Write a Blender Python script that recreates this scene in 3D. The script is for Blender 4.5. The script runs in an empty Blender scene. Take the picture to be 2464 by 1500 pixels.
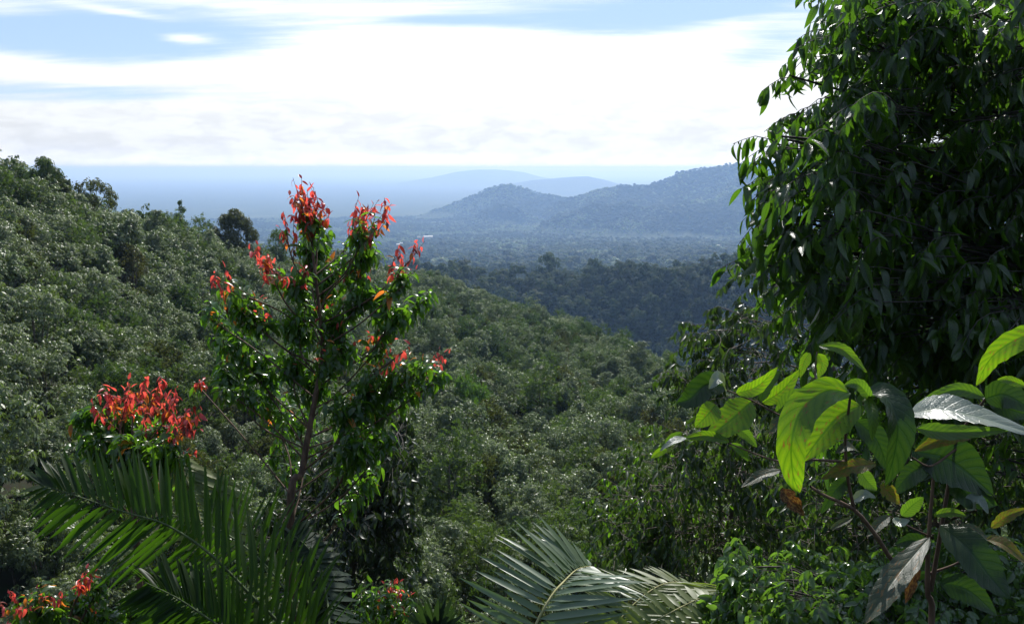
import bpy, math
import numpy as np
from mathutils import Vector, Matrix

scene = bpy.context.scene
COL = scene.collection
R = math.radians
rng = np.random.default_rng(11)

# ------------------------------------------------------------------ camera
FPX, CX, CY = 1934.0, 1232.0, 750.0          # lens in the units of a 2464 x 1500 picture
PITCH = math.atan((CY - 404.0) / FPX)
CP, SP = math.cos(PITCH), math.sin(PITCH)
cam_data = bpy.data.cameras.new("camera")
cam_data.sensor_width = 36.0
cam_data.lens = 36.0 * FPX / 2464.0
cam_data.clip_start = 0.05
cam_data.clip_end = 300000.0
cam = bpy.data.objects.new("camera", cam_data)
cam.location = (0, 0, 0)
cam.rotation_euler = (math.pi / 2 - PITCH, 0, 0)
COL.objects.link(cam)
scene.camera = cam


def P(px, py, d):
    """point at depth d metres seen at picture position (px, py)"""
    x = (px - CX) / FPX
    y = (CY - py) / FPX
    return np.array([x * d, (CP + SP * y) * d, (-SP + CP * y) * d])


def project(p):
    p = np.asarray(p, float)
    fwd = p[..., 1] * CP - p[..., 2] * SP
    up = p[..., 1] * SP + p[..., 2] * CP
    fwd = np.where(fwd < 1e-3, 1e-3, fwd)
    return CX + FPX * p[..., 0] / fwd, CY - FPX * up / fwd, fwd


# ------------------------------------------------------------------ light and sky
SUN_AZ, SUN_EL = 14.0, 50.0                  # degrees right of the view, above the horizon
sun_dir = Vector((math.sin(R(SUN_AZ)) * math.cos(R(SUN_EL)), math.cos(R(SUN_AZ)) * math.cos(R(SUN_EL)), math.sin(R(SUN_EL))))
sd = bpy.data.lights.new("sun", 'SUN')
sd.energy = 5.0
sd.angle = R(0.55)
sd.color = (1.0, 0.97, 0.92)
sun = bpy.data.objects.new("sun", sd)
sun.rotation_euler = sun_dir.to_track_quat('Z', 'Y').to_euler()
COL.objects.link(sun)

vs = scene.view_settings
vs.view_transform = 'Standard'
vs.look = 'None'
vs.exposure = 0.36
vs.gamma = 1.0
vs.use_curve_mapping = False
cy = scene.cycles
cy.max_bounces = 8
cy.diffuse_bounces = 3
cy.glossy_bounces = 2
cy.transmission_bounces = 5
cy.volume_bounces = 3
cy.transparent_max_bounces = 6
cy.use_denoising = True
cy.denoising_prefilter = 'ACCURATE'
cy.sample_clamp_indirect = 6.0
cy.use_adaptive_sampling = True
cy.adaptive_threshold = 0.01


class NT:
    """small helper round a node tree"""
    def __init__(self, nt):
        self.nt = nt
        self.n = nt.nodes
        self.l = nt.links

    def new(self, typ, ins=None, **kw):
        nd = self.n.new(typ)
        for k, v in kw.items():
            setattr(nd, k, v)
        for k, v in (ins or {}).items():
            sock = nd.inputs[k]
            if hasattr(v, 'is_output') or isinstance(v, bpy.types.NodeSocket):
                self.l.new(v, sock)
            else:
                sock.default_value = v
        return nd

    def math(self, op, a, b=0.0, c=0.0, clamp=False):
        nd = self.new('ShaderNodeMath', {0: a, 1: b, 2: c}, operation=op)
        nd.use_clamp = clamp
        return nd.outputs[0]

    def vmath(self, op, a, b=(0, 0, 0), out=0):
        nd = self.new('ShaderNodeVectorMath', {0: a, 1: b}, operation=op)
        return nd.outputs[out]

    def smooth(self, v, a, b, lo=0.0, hi=1.0):
        nd = self.new('ShaderNodeMapRange', {0: v, 1: a, 2: b, 3: lo, 4: hi}, interpolation_type='SMOOTHSTEP')
        return nd.outputs[0]

    def mix(self, f, a, b, blend='MIX'):
        nd = self.n.new('ShaderNodeMix')
        nd.data_type = 'RGBA'
        nd.blend_type = blend
        for s, v in ((nd.inputs[0], f), (nd.inputs[6], a), (nd.inputs[7], b)):
            if isinstance(v, bpy.types.NodeSocket):
                self.l.new(v, s)
            else:
                s.default_value = v if not isinstance(v, tuple) or len(v) == 4 else (*v, 1)
        return nd.outputs[2]


def make_sky():
    w = bpy.data.worlds.new("World")
    scene.world = w
    w.use_nodes = True
    t = NT(w.node_tree)
    t.n.clear()
    sky = t.new('ShaderNodeTexSky')
    sky.sky_type = 'NISHITA'
    sky.sun_disc = False
    sky.sun_elevation = R(SUN_EL)
    sky.sun_rotation = R(SUN_AZ)
    sky.altitude = 400
    sky.air_density = 1.0
    sky.dust_density = 0.6
    bg = t.new('ShaderNodeBackground', {'Color': sky.outputs[0], 'Strength': 0.125})
    dirn = t.new('ShaderNodeTexCoord').outputs['Generated']
    sep = t.new('ShaderNodeSeparateXYZ', {0: dirn})
    x, y, z = sep.outputs
    # how near the sun a direction is: clouds scatter forward, so they are whiter there
    sdot = t.vmath('DOT_PRODUCT', dirn, tuple(sun_dir), out=1)
    # high streaky cloud sheet, seen on a plane overhead
    inv = t.math('DIVIDE', 1.0, t.math('ADD', t.math('MAXIMUM', z, 0.0), 0.10))
    plane = t.new('ShaderNodeCombineXYZ', {0: t.math('MULTIPLY', x, inv), 1: t.math('MULTIPLY', y, inv), 2: 0.0}).outputs[0]
    st = t.new('ShaderNodeMapping', {0: plane, 'Rotation': (0, 0, R(-9)), 'Scale': (0.42, 1.0, 1.0), 'Location': (0.3, 0.1, 0)}).outputs[0]
    n1 = t.new('ShaderNodeTexNoise', {'Vector': st, 'Scale': 1.1, 'Detail': 9.0, 'Roughness': 0.60, 'Distortion': 0.35}).outputs[0]
    st2 = t.new('ShaderNodeMapping', {0: plane, 'Rotation': (0, 0, R(14)), 'Scale': (0.35, 1.9, 1.0)}).outputs[0]
    n2 = t.new('ShaderNodeTexNoise', {'Vector': st2, 'Scale': 3.6, 'Detail': 10.0, 'Roughness': 0.68, 'Distortion': 0.6}).outputs[0]
    dens = t.math('ADD', t.math('MULTIPLY', n1, 0.62), t.math('MULTIPLY', n2, 0.38))
    # coverage: a big bright bank toward the sun, open patches off to the side
    el = t.math('ARCSINE', z)
    az = t.math('ARCTAN2', x, y)

    def spot(px, py, rx, ry, tilt=0.0):
        v = P(px, py, 1.0)
        a0 = math.atan2(v[0], v[1])
        e0 = math.asin(v[2] / np.linalg.norm(v))
        da = t.math('MULTIPLY', t.math('SUBTRACT', az, a0), FPX / rx)
        de = t.math('SUBTRACT', el, e0)
        if tilt:
            de = t.math('SUBTRACT', de, t.math('MULTIPLY', t.math('SUBTRACT', az, a0), tilt))
        de = t.math('MULTIPLY', de, FPX / ry)
        r2 = t.math('ADD', t.math('MULTIPLY', da, da), t.math('MULTIPLY', de, de))
        return t.math('EXPONENT', t.math('MULTIPLY', r2, -1.0))
    bias = t.math('MULTIPLY_ADD', sdot, 0.12, 0.02)
    for px, py, rx, ry, tl, a in ((330, 105, 330, 75, 0.0, -0.42), (40, 215, 500, 24, 0.0, -0.22), (690, 232, 260, 20, -0.04, -0.16),
                                  (820, 36, 240, 26, 0.06, 0.10), (1080, 48, 330, 20, 0, -0.26), (1650, 25, 420, 50, 0.12, -0.36), (1840, 120, 140, 55, 0.2, -0.30), (120, 75, 160, 40, 0, -0.2),
                                  (1250, 170, 620, 110, 0.0, 0.22), (560, 165, 420, 20, 0.10, 0.26), (60, 165, 340, 18, -0.06, 0.22),
                                  (40, 30, 110, 22, 0.0, 0.13), (280, 28, 90, 9, -0.08, 0.22), (440, 92, 55, 12, 0.0, 0.30), (780, 22, 330, 14, 0.0, 0.14)):
        bias = t.math('ADD', bias, t.math('MULTIPLY', spot(px, py, rx, ry, tl), a))
    # bank of low cumulus along the horizon
    n3c = t.new('ShaderNodeMapping', {0: dirn, 'Scale': (1.0, 1.0, 3.2)}).outputs[0]
    n3 = t.new('ShaderNodeTexNoise', {'Vector': n3c, 'Scale': 9.0, 'Detail': 10.0, 'Roughness': 0.6, 'Distortion': 0.2}).outputs[0]
    low = t.smooth(el, R(14.0), R(4.2))
    cov = t.math('ADD', t.math('ADD', dens, bias), t.math('MULTIPLY', low, t.math('MULTIPLY_ADD', n3, 0.25, 0.22)))
    mask = t.smooth(cov, 0.50, 0.90)
    # cloud light: a little uneven, soft grey-blue bases in the low bank
    n4 = t.new('ShaderNodeTexNoise', {'Vector': n3c, 'Scale': 19.0, 'Detail': 9.0, 'Roughness': 0.58, 'Distortion': 0.35}).outputs[0]
    lit = t.smooth(n4, 0.34, 0.60, 0.75, 0.88)
    lowmask = t.smooth(el, R(9.0), R(2.0), 0.0, 1.0)
    shape = t.math('ADD', t.math('MULTIPLY', lowmask, lit), t.math('MULTIPLY', t.math('SUBTRACT', 1.0, lowmask), 1.0))
    shape = t.math('MULTIPLY', shape, t.smooth(el, R(1.3), R(0.2), 1.0, 1.35))
    glow = t.smooth(sdot, -0.6, 0.8, 0.28, 1.0)
    ccol = t.mix(lowmask, (0.99, 1.0, 1.0), (0.94, 0.975, 1.0))
    cl = t.new('ShaderNodeBackground', {'Color': ccol, 'Strength': t.math('MULTIPLY', shape, glow)})
    pale = t.new('ShaderNodeBackground', {'Color': (0.46, 0.665, 1.0, 1), 'Strength': t.math('MULTIPLY', glow, 0.79)})
    veil = t.new('ShaderNodeMixShader', {0: t.smooth(sdot, -0.2, 0.75, 0.15, 0.78), 1: bg.outputs[0], 2: pale.outputs[0]})
    m = t.new('ShaderNodeMixShader', {0: mask, 1: veil.outputs[0], 2: cl.outputs[0]})
    t.new('ShaderNodeOutputWorld', {0: m.outputs[0]})


make_sky()


# ------------------------------------------------------------------ materials
def new_mat(name):
    m = bpy.data.materials.new(name)
    m.use_nodes = True
    t = NT(m.node_tree)
    t.n.clear()
    return m, t


def leaf_mat(name, stops, trans, tfac=0.45, rough=0.38, spec=0.5, tint_w=0.5, vein=False, spots=0.0, island=False, bump=0.0):
    """stops: list of base colours picked at random per leaf or crown; trans: light let through"""
    m, t = new_mat(name)
    at = t.new('ShaderNodeAttribute', attribute_name='tint').outputs['Fac']
    oi = t.new('ShaderNodeObjectInfo').outputs['Random']
    fac = t.math('FRACT', t.math('ADD', t.math('MULTIPLY', at, tint_w), oi))
    ramp = t.n.new('ShaderNodeValToRGB')
    t.l.new(fac, ramp.inputs[0])
    cr = ramp.color_ramp
    while len(cr.elements) < len(stops):
        cr.elements.new(0.5)
    for i, c in enumerate(stops):
        cr.elements[i].position = i / max(1, len(stops) - 1)
        cr.elements[i].color = (*c, 1)
    col = ramp.outputs[0]
    # each leaf lighter or darker
    col = t.mix(1.0, col, t.new('ShaderNodeCombineXYZ', {0: t.smooth(at, 0, 1, .72, 1.3), 1: t.smooth(at, 0, 1, .72, 1.3), 2: t.smooth(at, 0, 1, .72, 1.3)}).outputs[0], 'MULTIPLY')
    tcol = t.mix(0.5, trans, t.mix(1.0, col, (3.6, 4.2, 1.2), 'MULTIPLY'))
    normal = None
    if vein:
        uv = t.new('ShaderNodeUVMap').outputs[0]
        s = t.new('ShaderNodeSeparateXYZ', {0: uv})
        u, v = s.outputs[0], s.outputs[1]       # u along, v -1..1 across stored as 0..1
        av = t.math('ABSOLUTE', t.math('MULTIPLY_ADD', v, 2.0, -1.0))
        ph = t.math('FRACT', t.math('SUBTRACT', t.math('MULTIPLY', u, 11.0), t.math('MULTIPLY', av, 1.7)))
        d = t.math('MULTIPLY', t.math('ABSOLUTE', t.math('SUBTRACT', ph, 0.5)), 2.0)
        line = t.smooth(d, 0.70, 0.97)
        mid = t.smooth(av, 0.11, 0.03)
        net = t.new('ShaderNodeTexVoronoi', {'Vector': t.new('ShaderNodeMapping', {0: uv, 'Scale': (40, 18, 1)}).outputs[0], 'Scale': 1.0}, feature='DISTANCE_TO_EDGE').outputs[0]
        netl = t.smooth(net, 0.10, 0.02, 0.0, 0.25)
        vv = t.math('MAXIMUM', t.math('MAXIMUM', t.math('MULTIPLY', line, 0.6), mid), netl)
        blotch = t.new('ShaderNodeTexNoise', {'Vector': uv, 'Scale': 5.0, 'Detail': 5.0}).outputs[0]
        col = t.mix(t.smooth(blotch, .35, .7, 0, .35), col, t.mix(1.0, col, (1.5, 1.3, .9), 'MULTIPLY'))
        col = t.mix(t.math('MULTIPLY', vv, 0.5), col, t.mix(1.0, col, (2.0, 2.0, 1.7), 'MULTIPLY'))
        tcol = t.mix(t.math('MULTIPLY', vv, 0.9), tcol, t.mix(1.0, tcol, (0.35, 0.5, 0.4), 'MULTIPLY'))
        tcol = t.mix(t.smooth(d, 0.0, .7, .8, 0.0), tcol, t.mix(1.0, tcol, (1.35, 1.2, 1.0), 'MULTIPLY'))  # bands between veins lightened: corrugation shading put into the colour
        tcol = t.mix(t.smooth(blotch, .35, .7, 0, .4), tcol, t.mix(1.0, tcol, (1.25, 1.15, .8), 'MULTIPLY'))
        bp = t.new('ShaderNodeBump', {'Height': t.math('SUBTRACT', 1.0, vv), 'Strength': 0.35, 'Distance': 0.002})
        normal = bp.outputs[0]
    if spots:
        oc = t.new('ShaderNodeTexCoord').outputs['UV' if vein else 'Object']
        sp = t.new('ShaderNodeTexNoise', {'Vector': oc, 'Scale': 9.0 if vein else 30.0, 'Detail': 4.0, 'Roughness': .6}).outputs[0]
        f = t.smooth(sp, 0.60 - spots * .12, 0.66 - spots * .1)
        col = t.mix(f, col, (0.16, 0.09, 0.025))
        tcol = t.mix(f, tcol, (0.25, 0.13, 0.02))
    ins = {'Base Color': col, 'Roughness': rough, 'Specular IOR Level': spec}
    if normal:
        ins['Normal'] = normal
    pr = t.new('ShaderNodeBsdfPrincipled', ins)
    tr = t.new('ShaderNodeBsdfTranslucent', {'Color': tcol})
    mx = t.new('ShaderNodeMixShader', {0: tfac, 1: pr.outputs[0], 2: tr.outputs[0]})
    t.new('ShaderNodeOutputMaterial', {0: mx.outputs[0]})
    return m


def bark_mat(name, c1, c2, scale=8.0):
    m, t = new_mat(name)
    oc = t.new('ShaderNodeTexCoord').outputs['Object']
    mp = t.new('ShaderNodeMapping', {0: oc, 'Scale': (1, 1, 0.25)}).outputs[0]
    n = t.new('ShaderNodeTexNoise', {'Vector': mp, 'Scale': scale, 'Detail': 6.0, 'Roughness': .65}).outputs[0]
    col = t.mix(t.smooth(n, .35, .68), c1, c2)
    bp = t.new('ShaderNodeBump', {'Height': n, 'Strength': 0.6, 'Distance': 0.01})
    pr = t.new('ShaderNodeBsdfPrincipled', {'Base Color': col, 'Roughness': 0.8, 'Normal': bp.outputs[0]})
    t.new('ShaderNodeOutputMaterial', {0: pr.outputs[0]})
    return m


BARK = bark_mat('bark', (0.06, 0.045, 0.03), (0.17, 0.14, 0.11))
BARK_PALE = bark_mat('pale_bark', (0.14, 0.12, 0.09), (0.36, 0.32, 0.26))
BARK_RED = bark_mat('reddish_bark', (0.055, 0.03, 0.018), (0.15, 0.09, 0.055), 20.0)
TWIG = bark_mat('twig_bark', (0.10, 0.07, 0.04), (0.24, 0.17, 0.10), 30.0)

G_RUBBER = leaf_mat('grey_green_leaf', [(.074, .10, .036), (.10, .123, .056), (.067, .095, .029), (.11, .128, .065), (.086, .109, .036)], (.20, .30, .06), .22, .43, .55, .25)
G_FINE = leaf_mat('dark_green_leaf', [(.036, .06, .018), (.055, .076, .024), (.07, .092, .03), (.04, .066, .024)], (.11, .20, .03), .28, .5, .4, .25)
G_OLIVE = leaf_mat('olive_leaf', [(.06, .062, .024), (.05, .06, .022), (.065, .058, .026), (.05, .065, .022)], (.16, .18, .04), .3, .45, .4, .25)
G_BRIGHT = leaf_mat('fresh_green_leaf', [(.05, .095, .02), (.06, .10, .022)], (.12, .24, .03), .28, .45, .5, .25)
G_FAR = leaf_mat('far_forest_leaf', [(.02, .036, .014), (.042, .06, .02), (.06, .074, .026), (.024, .042, .018), (.055, .062, .028), (.034, .058, .018)], (.09, .14, .04), .2, .65, .15, .12)


G_FARLIGHT = leaf_mat('pale_plantation_leaf', [(.08, .12, .036), (.10, .14, .045), (.11, .13, .055), (.09, .12, .036)], (.14, .22, .05), .22, .5, .3, .12)


# ------------------------------------------------------------------ mesh helpers
def mesh_from(name, verts, faces, mats=(), midx=None, tint=None, smooth=True, uv=None):
    """faces: (n,3) or (n,4) integer array; tint: one float per face; uv: per vertex"""
    verts = np.ascontiguousarray(verts, np.float32)
    faces = np.ascontiguousarray(faces, np.int32)
    k = faces.shape[1]
    me = bpy.data.meshes.new(name)
    me.vertices.add(len(verts))
    me.vertices.foreach_set('co', verts.ravel())
    me.loops.add(faces.size)
    me.loops.foreach_set('vertex_index', faces.ravel())
    me.polygons.add(len(faces))
    me.polygons.foreach_set('loop_start', np.arange(0, faces.size, k, dtype=np.int32))
    me.polygons.foreach_set('loop_total', np.full(len(faces), k, np.int32))
    if smooth:
        me.polygons.foreach_set('use_smooth', np.ones(len(faces), bool))
    for m in mats:
        me.materials.append(m)
    if midx is not None:
        me.polygons.foreach_set('material_index', np.asarray(midx, np.int32))
    if tint is not None:
        a = me.attributes.new('tint', 'FLOAT', 'FACE')
        a.data.foreach_set('value', np.asarray(tint, np.float32))
    if uv is not None:
        ul = me.uv_layers.new(name='UVMap')
        ul.data.foreach_set('uv', np.ascontiguousarray(uv[faces.ravel()], np.float32).ravel())
    me.update(calc_edges=True)
    return me


def link(name, me, parent=None, kind=None, label=None, cat=None, group=None, loc=None):
    o = bpy.data.objects.new(name, me)
    COL.objects.link(o)
    if parent is not None:
        o.parent = parent
    if loc is not None:
        o.location = loc
    if kind:
        o['kind'] = kind
    if label:
        o['label'] = label
    if cat:
        o['category'] = cat
    if group:
        o['group'] = group
    return o


def thing(name, label, cat, loc=(0, 0, 0), group=None, rz=0.0, scl=1.0):
    o = link(name, None, None, None, label, cat, group, tuple(loc))
    o.rotation_euler = (0, 0, rz)
    o.scale = (scl,) * 3
    o.empty_display_size = 0.1
    return o


def unit(v):
    v = np.asarray(v, float)
    n = np.linalg.norm(v, axis=-1, keepdims=True)
    return v / np.where(n < 1e-9, 1, n)


def tube(pts, radii, sides=6):
    """verts, quads of a swept tube; closed by tapering radii"""
    pts = np.asarray(pts, float)
    n = len(pts)
    radii = np.broadcast_to(np.asarray(radii, float), (n,)) if np.ndim(radii) else np.full(n, radii)
    tg = unit(np.gradient(pts, axis=0))
    ref = np.array([0, 0, 1.0]) if abs(tg[0][2]) < 0.9 else np.array([1.0, 0, 0])
    a = unit(np.cross(tg, ref))
    b = np.cross(tg, a)
    th = np.arange(sides) / sides * 2 * math.pi
    v = pts[:, None] + radii[:, None, None] * (np.cos(th)[None, :, None] * a[:, None] + np.sin(th)[None, :, None] * b[:, None])
    v = v.reshape(-1, 3)
    i = np.arange(n - 1)[:, None] * sides
    j = np.arange(sides)[None]
    j2 = (j + 1) % sides
    f = np.stack([i + j, i + j2, i + sides + j2, i + sides + j], -1).reshape(-1, 4)
    return v, f


class Mb:
    def __init__(self):
        self.v, self.f, self.n = [], [], 0

    def add(self, vf):
        v, f = vf
        self.v.append(v)
        self.f.append(f + self.n)
        self.n += len(v)

    def mesh(self, name, mat):
        return mesh_from(name, np.concatenate(self.v), np.concatenate(self.f), [mat])


def catmull(pts, n):
    pts = np.asarray(pts, float)
    if len(pts) == 2:
        t = np.linspace(0, 1, n)[:, None]
        return pts[0] * (1 - t) + pts[1] * t
    p = np.vstack([2 * pts[0] - pts[1], pts, 2 * pts[-1] - pts[-2]])
    seg = len(pts) - 1
    out = []
    for u in np.linspace(0, seg, n):
        i = min(int(u), seg - 1)
        t = u - i
        a, b, c, d = p[i:i + 4]
        out.append(0.5 * (2 * b + (c - a) * t + (2 * a - 5 * b + 4 * c - d) * t * t + (3 * b - a - 3 * c + d) * t ** 3))
    return np.array(out)


# ------------------------------------------------------------------ noise
def vnoise(x, y, seed=0):
    xi, yi = np.floor(x), np.floor(y)
    fx, fy = x - xi, y - yi
    fx, fy = fx * fx * (3 - 2 * fx), fy * fy * (3 - 2 * fy)

    def h(a, b):
        v = np.sin(a * 127.1 + b * 311.7 + seed * 74.7) * 43758.5453
        return v - np.floor(v)
    return (h(xi, yi) * (1 - fx) * (1 - fy) + h(xi + 1, yi) * fx * (1 - fy) + h(xi, yi + 1) * (1 - fx) * fy + h(xi + 1, yi + 1) * fx * fy) * 2 - 1


def fbm(x, y, seed=0, oct=4):
    s, a = 0, 1.0
    for k in range(oct):
        s = s + a * vnoise(x, y, seed + k * 13)
        x, y, a = x * 2.03 + 5.1, y * 2.03 - 3.7, a * 0.5
    return s


# ------------------------------------------------------------------ terrain
PLAIN = -337.0
TREE_H = 8.5


def knots(lst):
    """(px, py, r) on the canopy -> arrays az, r, z"""
    out = []
    for px, py, r in lst:
        v = P(px, py, 1.0)
        h = math.hypot(v[0], v[1])
        out.append((math.atan2(v[0], v[1]), r, v[2] / h * r))
    a = np.array(sorted(out))
    return a


def zk(lst):
    """(azimuth in degrees, r, z)"""
    return np.array([(R(a), r, z) for a, r, z in lst])


CURVES = [
    zk([(-180, .6, -1.7), (180, .6, -1.7)]),
    zk([(-180, 1.3, -1.72), (-100, 1.3, -1.75), (-60, 1.3, -1.85), (60, 1.3, -1.85), (100, 1.3, -1.75), (180, 1.3, -1.72)]),
    zk([(-180, 6, -1.0), (-100, 6, -3.5), (-60, 6, -6.6), (0, 6, -6.9), (35, 6, -5.8), (70, 6, -4.5), (100, 6, -3.2), (180, 6, -1.0)]),
    zk([(-180, 15, 2.0), (-100, 15, -9), (-60, 15, -15), (0, 15, -18), (30, 15, -14), (60, 15, -11), (100, 15, -6), (180, 15, 2.0)]),
    # canopy tops from here on (ground lies one tree height below)
    knots([(-2500, 1500, 34), (-400, 1560, 38), (0, 1560, 38), (450, 1580, 36), (900, 1560, 31), (1200, 1570, 30), (1500, 1560, 29), (1900, 1500, 26), (2464, 1400, 24), (3600, 1300, 24)]),
    knots([(-2500, 800, 62), (-400, 800, 60), (0, 830, 62), (250, 880, 66), (450, 940, 70), (700, 1030, 72), (900, 1120, 66), (1050, 1150, 62), (1200, 1160, 60), (1400, 1180, 58), (1600, 1220, 56), (1900, 1200, 50), (2464, 1150, 45), (3600, 1100, 45)]),
    knots([(-2500, 420, 88), (-400, 430, 88), (0, 520, 88), (200, 610, 98), (450, 720, 106), (700, 780, 115), (900, 850, 130), (1050, 900, 130), (1200, 960, 112), (1400, 1010, 100), (1600, 1060, 90), (1900, 1080, 76), (2464, 1050, 70), (3600, 1050, 70)]),
    knots([(-2500, 200, 110), (-400, 270, 112), (0, 408, 115), (100, 436, 120), (200, 474, 126), (300, 510, 134), (400, 542, 142), (500, 560, 152), (600, 568, 165), (700, 578, 185), (850, 615, 225), (1000, 652, 262), (1100, 680, 262), (1220, 712, 250), (1330, 742, 232), (1450, 790, 208), (1560, 838, 186), (1640, 880, 166), (1750, 940, 145), (1900, 990, 118), (2464, 980, 100), (3600, 980, 100)]),
    knots([(-2500, 300, 150), (-400, 330, 150), (0, 445, 150), (200, 510, 165), (400, 590, 185), (600, 640, 210), (800, 680, 260), (1000, 705, 325), (1200, 790, 325), (1450, 880, 275), (1640, 960, 220), (1900, 1060, 170), (2464, 1060, 150), (3600, 1060, 150)]),
    knots([(-2500, 700, 560), (0, 700, 560), (600, 760, 560), (900, 800, 560), (1100, 860, 560), (1300, 960, 580), (1500, 990, 590), (1640, 1000, 590), (1900, 1000, 560), (2464, 1000, 560), (3600, 960, 560)]),
    knots([(-2500, 700, 640), (0, 700, 640), (600, 720, 640), (900, 700, 660), (1100, 720, 690), (1200, 760, 700), (1300, 830, 700), (1450, 850, 690), (1560, 890, 680), (1640, 900, 680), (1900, 890, 680), (2464, 880, 640), (3600, 850, 640)]),
    knots([(-2500, 650, 780), (0, 650, 780), (600, 670, 780), (900, 668, 820), (1030, 660, 850), (1100, 662, 850), (1200, 672, 830), (1300, 664, 810), (1400, 658, 800), (1450, 652, 795), (1560, 648, 790), (1680, 642, 785), (1760, 638, 780), (1900, 634, 760), (2464, 634, 760), (3600, 610, 760)]),
    knots([(-2500, 690, 1050), (0, 690, 1050), (600, 690, 1050), (900, 690, 1100), (1100, 690, 1100), (1300, 695, 1100), (1500, 690, 1100), (1700, 690, 1100), (1900, 690, 1100), (2464, 690, 1100), (3600, 690, 1100)]),
    knots([(-2500, 640, 1650), (0, 640, 1650), (600, 640, 1650), (1000, 636, 1650), (1300, 636, 1650), (1500, 634, 1650), (1700, 630, 1650), (2464, 630, 1650), (3600, 630, 1650)]),
    knots([(-2500, 604, 2600), (0, 604, 2600), (600, 604, 2600), (1000, 602, 2600), (1300, 600, 2600), (1500, 598, 2600), (1700, 594, 2600), (2464, 594, 2600), (3600, 590, 2600)]),
    zk([(-180, 4400, PLAIN + TREE_H), (180, 4400, PLAIN + TREE_H)]),
    zk([(-180, 80000, PLAIN + TREE_H), (180, 80000, PLAIN + TREE_H)]),
]


def hill_profile(pts, r0, wn, wf, amp, seed, gully=260.0):
    """a ridge whose outline follows pts (px, py) at distance r0, near and far half widths"""
    a = knots([(px, py, r0) for px, py in pts])
    return dict(az=a[:, 0], z=a[:, 2], r0=r0, wn=wn, wf=wf, amp=amp, seed=seed, gully=gully)


HILLS = [
    hill_profile([(930, 545), (1010, 512), (1080, 489), (1150, 461), (1185, 445), (1225, 438), (1262, 448), (1300, 464), (1330, 466), (1372, 478), (1450, 500), (1600, 545)], 5600, 1050, 1700, 210, 3, 420.0),
    hill_profile([(1230, 545), (1290, 520), (1345, 482), (1400, 465), (1440, 450), (1500, 442), (1560, 442), (1600, 428), (1640, 410), (1700, 400), (1760, 391), (1830, 388), (1950, 380), (2100, 392), (2300, 420), (2600, 440), (3000, 500)], 5000, 1500, 2200, 240, 5, 480.0),
    hill_profile([(1000, 500), (1060, 480), (1150, 458), (1230, 440), (1290, 430), (1330, 427), (1372, 423), (1412, 421), (1450, 429), (1490, 441), (1560, 455), (1700, 470)], 11500, 2200, 3000, 60, 8, 500.0),
    hill_profile([(700, 470), (900, 450), (1040, 425), (1100, 412), (1150, 407), (1190, 406), (1230, 409), (1262, 413), (1300, 424), (1330, 430), (1450, 445), (1600, 452), (1900, 440)], 17500, 3000, 4000, 60, 12, 700.0),
    hill_profile([(-3000, 409), (-1200, 405), (-400, 407), (0, 402.5), (260, 403.5), (420, 402.5), (620, 404.5), (800, 407), (950, 408), (1100, 406), (1250, 407.5), (1500, 410), (2000, 408), (2600, 406), (4000, 409)], 45000, 9000, 9000, 60, 15, 2500.0),
]


def _interp_curves(az, r):
    az = np.asarray(az, float)
    r = np.asarray(r, float)
    cur = CURVES
    ncan = 4
    rs = np.stack([np.interp(az, c[:, 0], c[:, 1]) for c in cur])
    zs = np.stack([np.interp(az, c[:, 0], c[:, 2]) - (TREE_H if i >= ncan else 0) for i, c in enumerate(cur)])
    lr = np.log(np.maximum(r, .05))
    lk = np.log(rs)
    z = zs[0].copy()
    for i in range(len(cur) - 1):
        t = (lr - lk[i]) / (lk[i + 1] - lk[i])
        tt = np.clip(t, 0, 1)
        seg = zs[i] + (zs[i + 1] - zs[i]) * tt
        z = np.where(t > 0, seg, z)
    return z


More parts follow.
